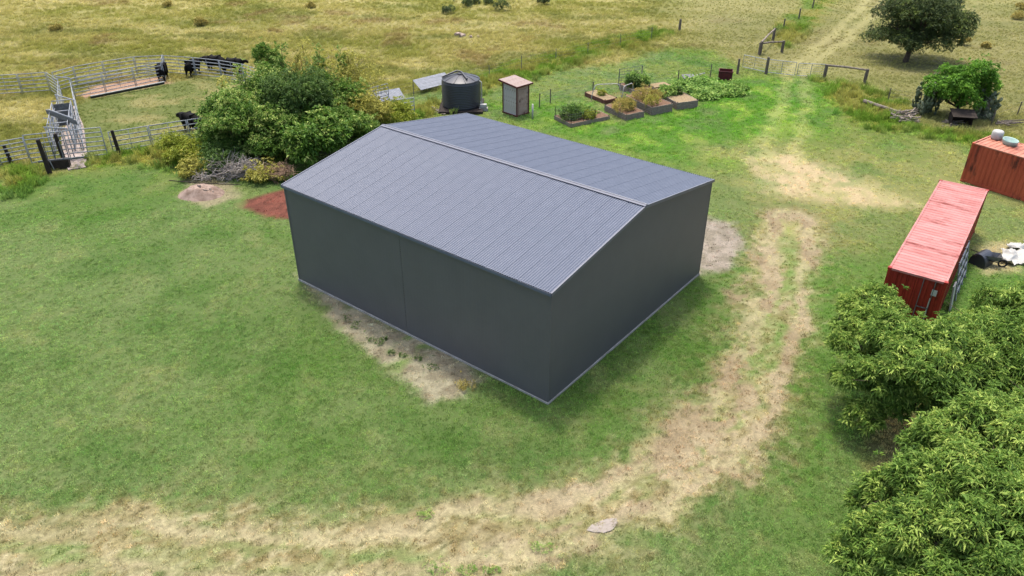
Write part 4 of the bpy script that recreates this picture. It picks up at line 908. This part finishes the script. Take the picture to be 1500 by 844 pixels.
logs('junk_timber', 'grey timber heaped by the far fence behind the orange container', 'timber', [((1462 + random.uniform(-6, 16), 182 + random.uniform(-3, 5)), (1476 + random.uniform(-6, 24), 183 + random.uniform(-3, 6)), .06, random.uniform(.05, .3), random.uniform(.1, .4)) for _ in range(10)], 'timber heap', 'post')
k = thing('kennel', 'dark open-fronted timber kennel under the bright green tree', 'kennel', P(1392, 186), R(-12))
MB().box((.7, .9, .45), (1.4, .05, .9)).build('back', M['wood_d'], k)
for x in (0, 1.4): MB().box((x, .45, .45), (.05, .9, .9)).build('side', M['wood_d'], k)
MB().box((.7, .4, .98), (1.7, 1.25, .05), Matrix.Rotation(.22, 4, 'X')).build('roof', M['wood_d'], k); MB().box((.7, .45, .03), (1.4, .9, .06)).build('floor', M['wood_d'], k)
# junk beside the red container
m1 = Matrix.Translation(C1.location) @ Matrix.Rotation(rz1, 4, 'Z')
def c1(x, y, z=0): return m1 @ Vector((x, y, z))
p = c1(2.75, 3.6); fr = thing('steel_frame', 'grey steel rack leaning against the side of the red container', 'rack', p, rz1)
for y in (0, .9, 1.8, 2.7): MB().tube([(.12, y, 0), (-.24, y, 2.0)], .04, 6).build('upright', M['galv'], fr)
for z in (.4, .9, 1.4, 1.9): MB().tube([(.12 - .18 * z, -.1, z), (.12 - .18 * z, 2.8, z)], .035, 6).build('rail', M['galv'], fr)
p = c1(2.8, 2.7); o = bevel(MB().box((0, 0, .65), (.07, .6, 1.3)).build('board', M['white'], None, loc=p, rot=(0, -.12, rz1)), .005); tag(o, 'white board leaning by the steel rack at the red container', 'board')
p = P(1436, 386); tb = thing('black_tub', 'half black plastic drum tipped on its side near the red container', 'drum', p, R(35))
mb = MB(); V = []; n = 16
for i, x in enumerate((-.45, .45)):
    for k_ in range(n + 1): t = math.pi * k_ / n * 1.15 - .2; V.append((x, math.cos(t) * .42, .03 + math.sin(t) * .55 + .1))
mb.add(V, [(k_, k_ + 1, n + 2 + k_, n + 1 + k_) for k_ in range(n)] + [tuple(range(n + 1))]); o = mb.build('shell', M['tank'], tb); md = o.modifiers.new('t', 'SOLIDIFY'); md.thickness = .03
p = P(1448, 388); wb = thing('wheelbarrow', 'rusty wheelbarrow with black wheel beside the tipped black drum', 'wheelbarrow', p, R(-20))
mb = MB(); mb.add([(-.4, -.3, .62), (.45, -.3, .62), (.45, .3, .62), (-.4, .3, .62), (-.2, -.2, .34), (.3, -.2, .34), (.3, .2, .34), (-.2, .2, .34)], [(0, 1, 5, 4), (1, 2, 6, 5), (2, 3, 7, 6), (3, 0, 4, 7), (4, 5, 6, 7)]); mb.build('tray', M['galvd'], wb)
for s in (-.25, .25): MB().tube([(-.95, s * 1.2, .58), (.1, s, .34), (.6, s * .2, .2)], .022, 6).build('handle', M['wood_d'], wb); MB().tube([(-.2, s, .36), (-.3, s, .0)], .02, 6).build('leg', M['galvd'], wb)
whl = MB(); whl.tube([(.6 + .19 * math.cos(t), 0, .2 + .19 * math.sin(t)) for t in np.linspace(0, 2 * math.pi, 17)], .045, 6, False); whl.build('wheel', M['black'], wb)
def tarp(pc, w, h, label, seed):
    X, Y = np.meshgrid(np.linspace(-1, 1, 18), np.linspace(-1, 1, 14)); Zt = np.abs(fbm(X + seed, Y, 1.3, 4, seed) - .45) * 1.1 + .06
    ii = np.arange(252).reshape(14, 18); o = obj('tarpaulin', np_mesh('tarpaulin', np.stack([X * w + .2 * np.sin(Y * 3), Y * h + .15 * np.sin(X * 4), Zt], -1).reshape(-1, 3), np.stack([ii[:-1, :-1], ii[:-1, 1:], ii[1:, 1:], ii[1:, :-1]], -1).reshape(-1, 4), False), M['white'], None, (pc.x, pc.y, 0), (0, 0, -.3)); tag(o, label, 'tarpaulin')
tarp(P(1484, 380), .62, .75, 'crumpled white tarpaulin on bare dirt right of the wheelbarrow', 3); tarp(P(1505, 366), .9, .4, 'white tarpaulin scrap spread behind the crumpled one', 5)
cl = P(1495, 425); ch = thing('clothes_hoist', 'rotary clothes hoist with white lines behind the leafy trees', 'clothes hoist', (cl.x + .9, cl.y - .3, 0), .5)
MB().tube([(0, 0, -.1), (0, 0, 2.2)], .035, 8).build('pole', M['galv'], ch)
for k_ in range(4):
    t = k_ * math.pi / 2; MB().tube([(0, 0, 1.7), (1.7 * math.cos(t), 1.7 * math.sin(t), 2.15)], .02, 6).build('arm', M['galv'], ch)
for q in (.7, .95, 1.2, 1.45, 1.68): MB().tube([(q * math.cos(t), q * math.sin(t), 1.7 + .45 * q / 1.7) for t in np.arange(5) * math.pi / 2], .012, 5, False).build('line', M['white'], ch)
# tub and drum on the orange container
m2 = Matrix.Translation(C2.location) @ Matrix.Rotation(ang - R(90), 4, 'Z')
p = m2 @ Vector((.45, .5, 2.57)); o = MB().lathe([(.0, 0), (.3, 0), (.34, .08), (.34, .42), (.28, .52), (.12, .55), (0, .55)], 18).build('white_drum', M['white'], None, True, loc=p); tag(o, 'squat white drum on the corner of the orange container', 'drum')
p = m2 @ Vector((.75, 1.45, 2.57)); o = MB().lathe([(.0, .04), (.5, .04), (.56, .3), (.62, .32), (.62, .26), (.55, 0), (0, 0)], 24).build('plastic_tub', M['teal'], None, True, loc=p, scale=(.65, .9, .9)); tag(o, 'pale teal plastic tub on top of the orange container', 'tub')

# ------------------------------------------------------------------ trees and shrubs
# long-leaved trees at the lower right
def bigtree(label, base, blobs, n, seed, mtl='lf_mango'):
    plant('leafy_tree', label, 'tree', base, blobs, mtl, int(n * 1.05), 9, .235, .055, .3, .95, seed, .17, 'long-leaved trees by the drive', .15, .4, low=-.6, lump=.3, sub=10, subsize=.31, sprig=.1)
def blobset(lst):
    out = []
    for px, py, z, r in lst:
        p = P(px, py, z); out.append(((p.x, p.y, z), (r, r, r * .85)))
    return out
TA = blobset([(1279, 452, 3.0, 1.05), (1262, 505, 2.6, 1.0), (1310, 500, 3.4, 1.2), (1258, 560, 2.0, .85), (1264, 612, 1.2, .65), (1345, 512, 3.4, 1.0), (1352, 540, 3.6, 1.25), (1300, 560, 2.6, .95), (1400, 520, 3.6, 1.2), (1345, 590, 2.2, .85), (1402, 502, 3.2, .95), (1250, 470, 2.4, .75), (1420, 560, 3.0, 1.0), (1310, 595, 1.7, .6)])
TC = blobset([(1436, 478, 2.8, .9), (1478, 455, 3.0, 1.2), (1520, 455, 3.2, 1.3), (1450, 500, 3.3, 1.1), (1500, 520, 3.4, 1.4), (1550, 500, 3.4, 1.5), (1465, 545, 3.0, 1.1), (1540, 560, 3.0, 1.4), (1410, 500, 2.6, .9)])
TB = blobset([(1455, 632, 3.9, 1.25), (1405, 645, 3.5, 1.0), (1318, 722, 2.3, .95), (1378, 715, 3.3, 1.15), (1450, 712, 4.0, 1.3), (1290, 785, 1.9, .9), (1362, 795, 3.0, 1.15), (1445, 800, 3.6, 1.3), (1245, 822, 1.3, .7), (1310, 848, 2.0, .95), (1400, 870, 2.8, 1.2), (1515, 680, 4.0, 1.3), (1525, 780, 3.8, 1.4), (1500, 880, 3.2, 1.3), (1358, 665, 2.7, .8), (1272, 735, 1.6, .6), (1555, 620, 3.6, 1.3)])
bigtree('long-leaved tree in front of the faded red container, straw showing below', (13.3, .9, 0), TA, 6400, 201)
bigtree('long-leaved tree nearest the clothes hoist', (18.0, 1.8, 0), TC, 4600, 202)
bigtree('broad pale long-leaved tree on the near side of the straw gap', (13.6, -5.4, 0), TB, 8200, 203)
# dark tree on the track, bright tree and cactus
t = P(1326, 91)
plant('dark_tree', 'dark spreading tree with a short trunk beside the far track', 'tree', t, lobes((t.x + .8, t.y + .6, 2.9), (3.7, 3.2, 3.1), 30, 5, .48, 1.0), 'lf_oak', 8500, 6, .2, .1, .2, .9, 301, .24, None, .3, .42, lean=(.1, 0), sub=6, subsize=.42, sprig=.1)
t = P(1400, 172)
plant('bright_tree', 'bright green dense tree rising behind the dark kennel', 'tree', t, lobes((t.x, t.y + .3, 2.05), (2.35, 2.0, 2.2), 18, 8, .45, .95), 'lf_bright', 4200, 6, .18, .1, .2, .9, 302, .14, None, .35, .25, sub=6, sprig=.1)
def cactus(name, label, base, w, h, n, seed):
    """prickly pear: chains of thick oval pads"""
    r = np.random.default_rng(seed); t = thing(name, label, 'cactus', base, 0, 'prickly pears'); bm = bmesh.new(); bmesh.ops.create_icosphere(bm, subdivisions=1, radius=1); pv = np.array([v.co[:] for v in bm.verts]); pf = np.array([[v.index for v in f.verts] for f in bm.faces]); bm.free()
    V = []; F = []; T = []; tips = []
    for s in range(9):
        a = r.uniform(0, 6.28); tips.append((np.array([math.cos(a), math.sin(a) * .6, 0]) * w * r.uniform(.1, .5), 0))
    k = 0
    while k < n:
        p, lv = tips[r.integers(len(tips))]
        d = np.array([r.normal(0, .45), r.normal(0, .45), 1.0]); d /= np.linalg.norm(d); L = r.uniform(.32, .5)
        q = p + d * L * .9
        if q[2] > h * r.uniform(.7, 1.05) or math.hypot(q[0], q[1] * 1.3) > w: tips.append((np.array([r.normal(0, w * .4), r.normal(0, w * .3), r.uniform(0, h * .3)]), 0)); k += .2; continue
        x = np.cross(d, r.normal(size=3)); x /= np.linalg.norm(x); y = np.cross(d, x); c = p + d * L * .5
        V.append(c + pv[:, :1] * x * L * .36 + pv[:, 1:2] * y * .045 + pv[:, 2:] * d * L * .55); F.append(pf + 12 * 0 + sum(len(q_) for q_ in V[:-1])); T.append(np.full(len(pv), r.uniform(.1, .95))); tips.append((q, lv + 1)); k += 1
    obj('pads', np_mesh('pads', np.concatenate(V), np.concatenate(F), True, {'tone': ('FLOAT', np.concatenate(T))}), M['lf_cactus'], t)
    MB().tube([(0, 0, -.1), (.05, 0, h * .3), (.1, 0, h * .55)], [.16, .13, .08], 8).build('stem', M['post'], t)
cactus('prickly_pear', 'tall grey-green prickly pear left of the bright green tree', P(1352, 168), 2.5, 3.7, 560, 11); cactus('prickly_pear', 'grey-green prickly pear on the container side of the bright tree', P(1440, 176), 1.4, 3.0, 220, 12)
# shrubs between yards and shed
def shrub(label, px, py, w, h, lm, n, seed, k=6, L=.2, wd=.085, group='shrubs between the yards and the shed', nl=9, inner=.3, trunk=.07, name='shrub', cat='shrub', dz=.52, droop=.2, dx=0, dy=0):
    b = P(px, py); plant(name, label, cat, b, lobes((b.x + dx, b.y + dy, h * dz), (w, w * .9, h * .5), nl, seed, .48, .9), lm, int(n * 1.35), k, L, wd, droop, .9, seed, trunk, group, inner, .25, low=-.85, sub=7, subsize=.38, sprig=.28)
shrub('dense dark green shrub beside the black cow in the yard', 362, 228, 2.5, 3.9, 'lf_mix', 3000, 401)
shrub('pale-speckled leafy shrub reaching over the low yard fence', 348, 205, 1.8, 2.8, 'lf_mix', 2000, 402, L=.28)
shrub('tall dark shrub covered in climbing vine behind the shed corner', 447, 214, 2.2, 5.3, 'lf_dark', 3600, 403, nl=15)
shrub('large-leaved bright shrub growing against the shed wall', 462, 238, 2.2, 3.4, 'lf_mix', 2400, 404, L=.32, wd=.16)
shrub('mid green shrub behind the dry vine heap', 405, 232, 1.9, 3.0, 'lf_mix', 1900, 405)
shrub('yellow-green leafy shrub by the low yard fence', 268, 236, 1.4, 1.4, 'lf_yellow', 560, 406)
shrub('low yellow-flecked bush at the edge of the rubble mound', 285, 258, .8, 1.0, 'lf_olive', 260, 407)
shrub('olive shrub half covering the zinc sheets', 530, 196, 2.2, 2.6, 'lf_olive', 1500, 408, L=.2, inner=.5)
shrub('yellow-green shrub at the roof edge beside the upright gate panel', 575, 190, 1.6, 1.9, 'lf_yellow', 700, 409, L=.2, inner=.5)
shrub('green creeper over the back shed corner', 505, 220, 1.8, 2.6, 'lf_mix', 1300, 410, L=.26)
shrub('tall ragged green shrub rising in the middle of the shrub thicket', 402, 204, 2.1, 4.4, 'lf_mix', 2400, 413, nl=13, L=.22)
shrub('tall yellow-tipped shrub between the vine-covered shrub and the sparse tree', 486, 196, 2.1, 4.3, 'lf_mix', 2200, 414, nl=13, L=.22)
shrub('loose green shrub at the yard edge of the shrub thicket', 330, 230, 1.4, 2.2, 'lf_mix', 1300, 415, nl=11, L=.2)
shrub('low green bush under the dense dark shrub', 330, 250, 1.4, 1.3, 'lf_dark', 800, 411); shrub('low olive bush in front of the dry vine heap', 388, 264, 1.1, .7, 'lf_olive', 260, 412, L=.18)
b = P(412, 130); plant('small_tree', 'small leaning leafy tree at the outer yard fence', 'tree', b, [((b.x - .3, b.y - .1, 1.9), (.7, .7, .7)), ((b.x - .9, b.y, 2.5), (.8, .7, .8)), ((b.x - 1.1, b.y + .1, 3.1), (.6, .6, .6)), ((b.x - .2, b.y, 2.6), (.6, .6, .6))], 'lf_mix', 800, 6, .22, .09, .2, .85, 420, .12, None, .3, .4)
b = P(497, 178); plant('sparse_tree', 'sparse olive tree with thin pale twigs above the shrubs', 'tree', b, lobes((b.x, b.y + .5, 3.2), (3.4, 2.4, 2.0), 16, 9, .4, .9), 'lf_olive', 1500, 4, .2, .08, .2, .9, 421, .08, None, .7, .35, 'deadtwig')
def brush(label, px, py, w, h, n, seed, m, name='dead_brush'):
    r = np.random.default_rng(seed); mb = MB()
    for i in range(n):
        a_ = r.uniform(0, 6.28); q = math.sqrt(r.uniform(0, 1)) * w * .6; p0 = Vector((math.cos(a_) * q, math.sin(a_) * q * .7, r.uniform(0, h * .4))); d = Vector((r.normal(0, .7), r.normal(0, .7), r.uniform(.1, 1))).normalized() * r.uniform(.5, 1.1) * w * .7
        p1 = p0 + d * .5 + Vector((r.normal(0, .12), r.normal(0, .12), r.normal(0, .12))); p2 = p0 + d + Vector((r.normal(0, .2), r.normal(0, .2), -.15)); p2.z = max(.05, min(p2.z, h)); p1.z = min(p1.z, h)
        mb.tube([p0, p1, p2], [.022, .016, .007], 4, False)
    t = thing(name, label, 'brush', P(px, py)); mb.build('twigs', M[m], t); return t
for q, (px, py, hh_) in enumerate(((345, 215, 4.6), (372, 205, 5.0), (430, 195, 6.0), (455, 190, 6.2), (475, 185, 5.6), (505, 180, 5.2), (520, 178, 5.0))):
    b = P(px, py); plant('sapling', 'thin upright sapling sticking out of the shrub thicket', 'sapling', b, [((b.x + math.sin(q + v_) * .25, b.y + .1 * v_, hh_ * (.5 + .12 * v_)), (.45 - .06 * v_, .45 - .06 * v_, .4)) for v_ in range(5)], 'lf_mix' if q % 3 else 'lf_olive', 150, 5, .22, .09, .2, .8, 450 + q, .05, 'saplings in the thicket', .4, .4, sprig=.3)
brush('tangle of grey dead brush behind the rubble mound', 347, 258, 1.9, 1.7, 520, 1, 'deadtwig'); brush('heap of dry brown vine beside the red soil', 410, 262, 1.3, 1.3, 380, 2, 'drytwig'); brush('arching bare pale branches over the rubble mound', 300, 266, 1.0, 1.1, 40, 3, 'deadtwig')
# scattered pasture bushes and pale stones
for i, (px, py, s) in enumerate(((657, 19, .62), (685, 10, .55), (694, 5, .55), (735, 15, .75), (716, 6, .45), (797, 7, .6), (247, 10, .4), (295, 37, .6), (83, 46, .5), (455, 11, .4), (1395, 53, .45), (1412, 66, .5), (1445, 70, .35), (1490, 28, .6), (1496, 14, .5))):
    b = P(px, py); dk = i < 6
    plant('pasture_bush', 'small dark round bush in the open golden pasture' if dk else 'low brown-green tussock bush in the pasture', 'bush', b, lobes((b.x, b.y, s * .6), (s, s, s * .8), 5, 500 + i, .6, .9), 'lf_oak' if dk else 'lf_tan', 160, 5, .2, .1, .2, .9, 500 + i, .03, 'dark pasture bushes' if dk else 'tussocks in the pasture', .3)
for i, (px, py, s) in enumerate(((672, 53, .32), (678, 54, .25), (690, 55, .18), (700, 55, .15))):
    p = P(px, py); o = obj('field_stone', ROCKS[i], None, None, (p.x, p.y, s * .4), (0, 0, i), (s * 1.4, s, s)); tag(o, 'pale stone lying in the open golden pasture', 'stone', 'field stones')
# weeds in the bare strip along the shed wall
for i, (px, py, s) in enumerate(((686, 571, .28), (678, 566, .2), (521, 479, .22), (545, 500, .15), (556, 503, .16), (573, 519, .14), (590, 522, .12), (612, 528, .14), (634, 540, .2), (505, 472, .3), (562, 498, .1))):
    b = P(px, py); plant('wall_weed', 'pale flowering weed at the end of the bare strip by the shed' if i < 2 else 'small green weed in the bare strip along the shed wall', 'weed', b, [((b.x, b.y, s * .5), (s, s, s * .6))], 'lf_tan' if i < 2 else 'lf_dark', 34 if i < 2 else 16, 5, .1, .035, .2, .9, 600 + i, 0, 'pale weeds by the wall' if i < 2 else 'weeds by the shed wall', .4, crown='foliage')

# flat rocks and weed clumps in the drive
M['grock'] = mat('grey_flat_rock', A(196, 186, 174), A(170, 160, 148), 3, .95)
for i, (px, py, sx, sy, rz_) in enumerate(((884, 771, .5, .26, .45),)):
    p = P(px, py); me = ROCKS[i].copy(); me.materials.clear(); me.materials.append(M['grock']); o = obj('flat_rock', me, None, None, (p.x, p.y, .0), (0, 0, rz_), (sx, sy, .022))
    tag(o, ('flat grey rock set into the curve of the drive', 'long flat grey rock in the bare soil of the drive', 'small flat grey rock beside bare soil in the drive')[i], 'rock')
for i, (px, py, s) in enumerate(((640, 836, .32), (682, 838, .28), (795, 806, .3), (622, 757, .2), (720, 838, .2))):
    b = P(px, py); plant('drive_weed', 'low green weed clump growing in the dirt drive', 'weed', b, [((b.x + q * s * .7, b.y + (q % 2) * s * .3, .04), (s * .6, s * .5, .07)) for q in (-1, 0, 1)], 'lf_veg', 40, 5, .09, .02, .2, .95, 700 + i, 0, 'weed clumps in the drive', .4, crown='foliage')
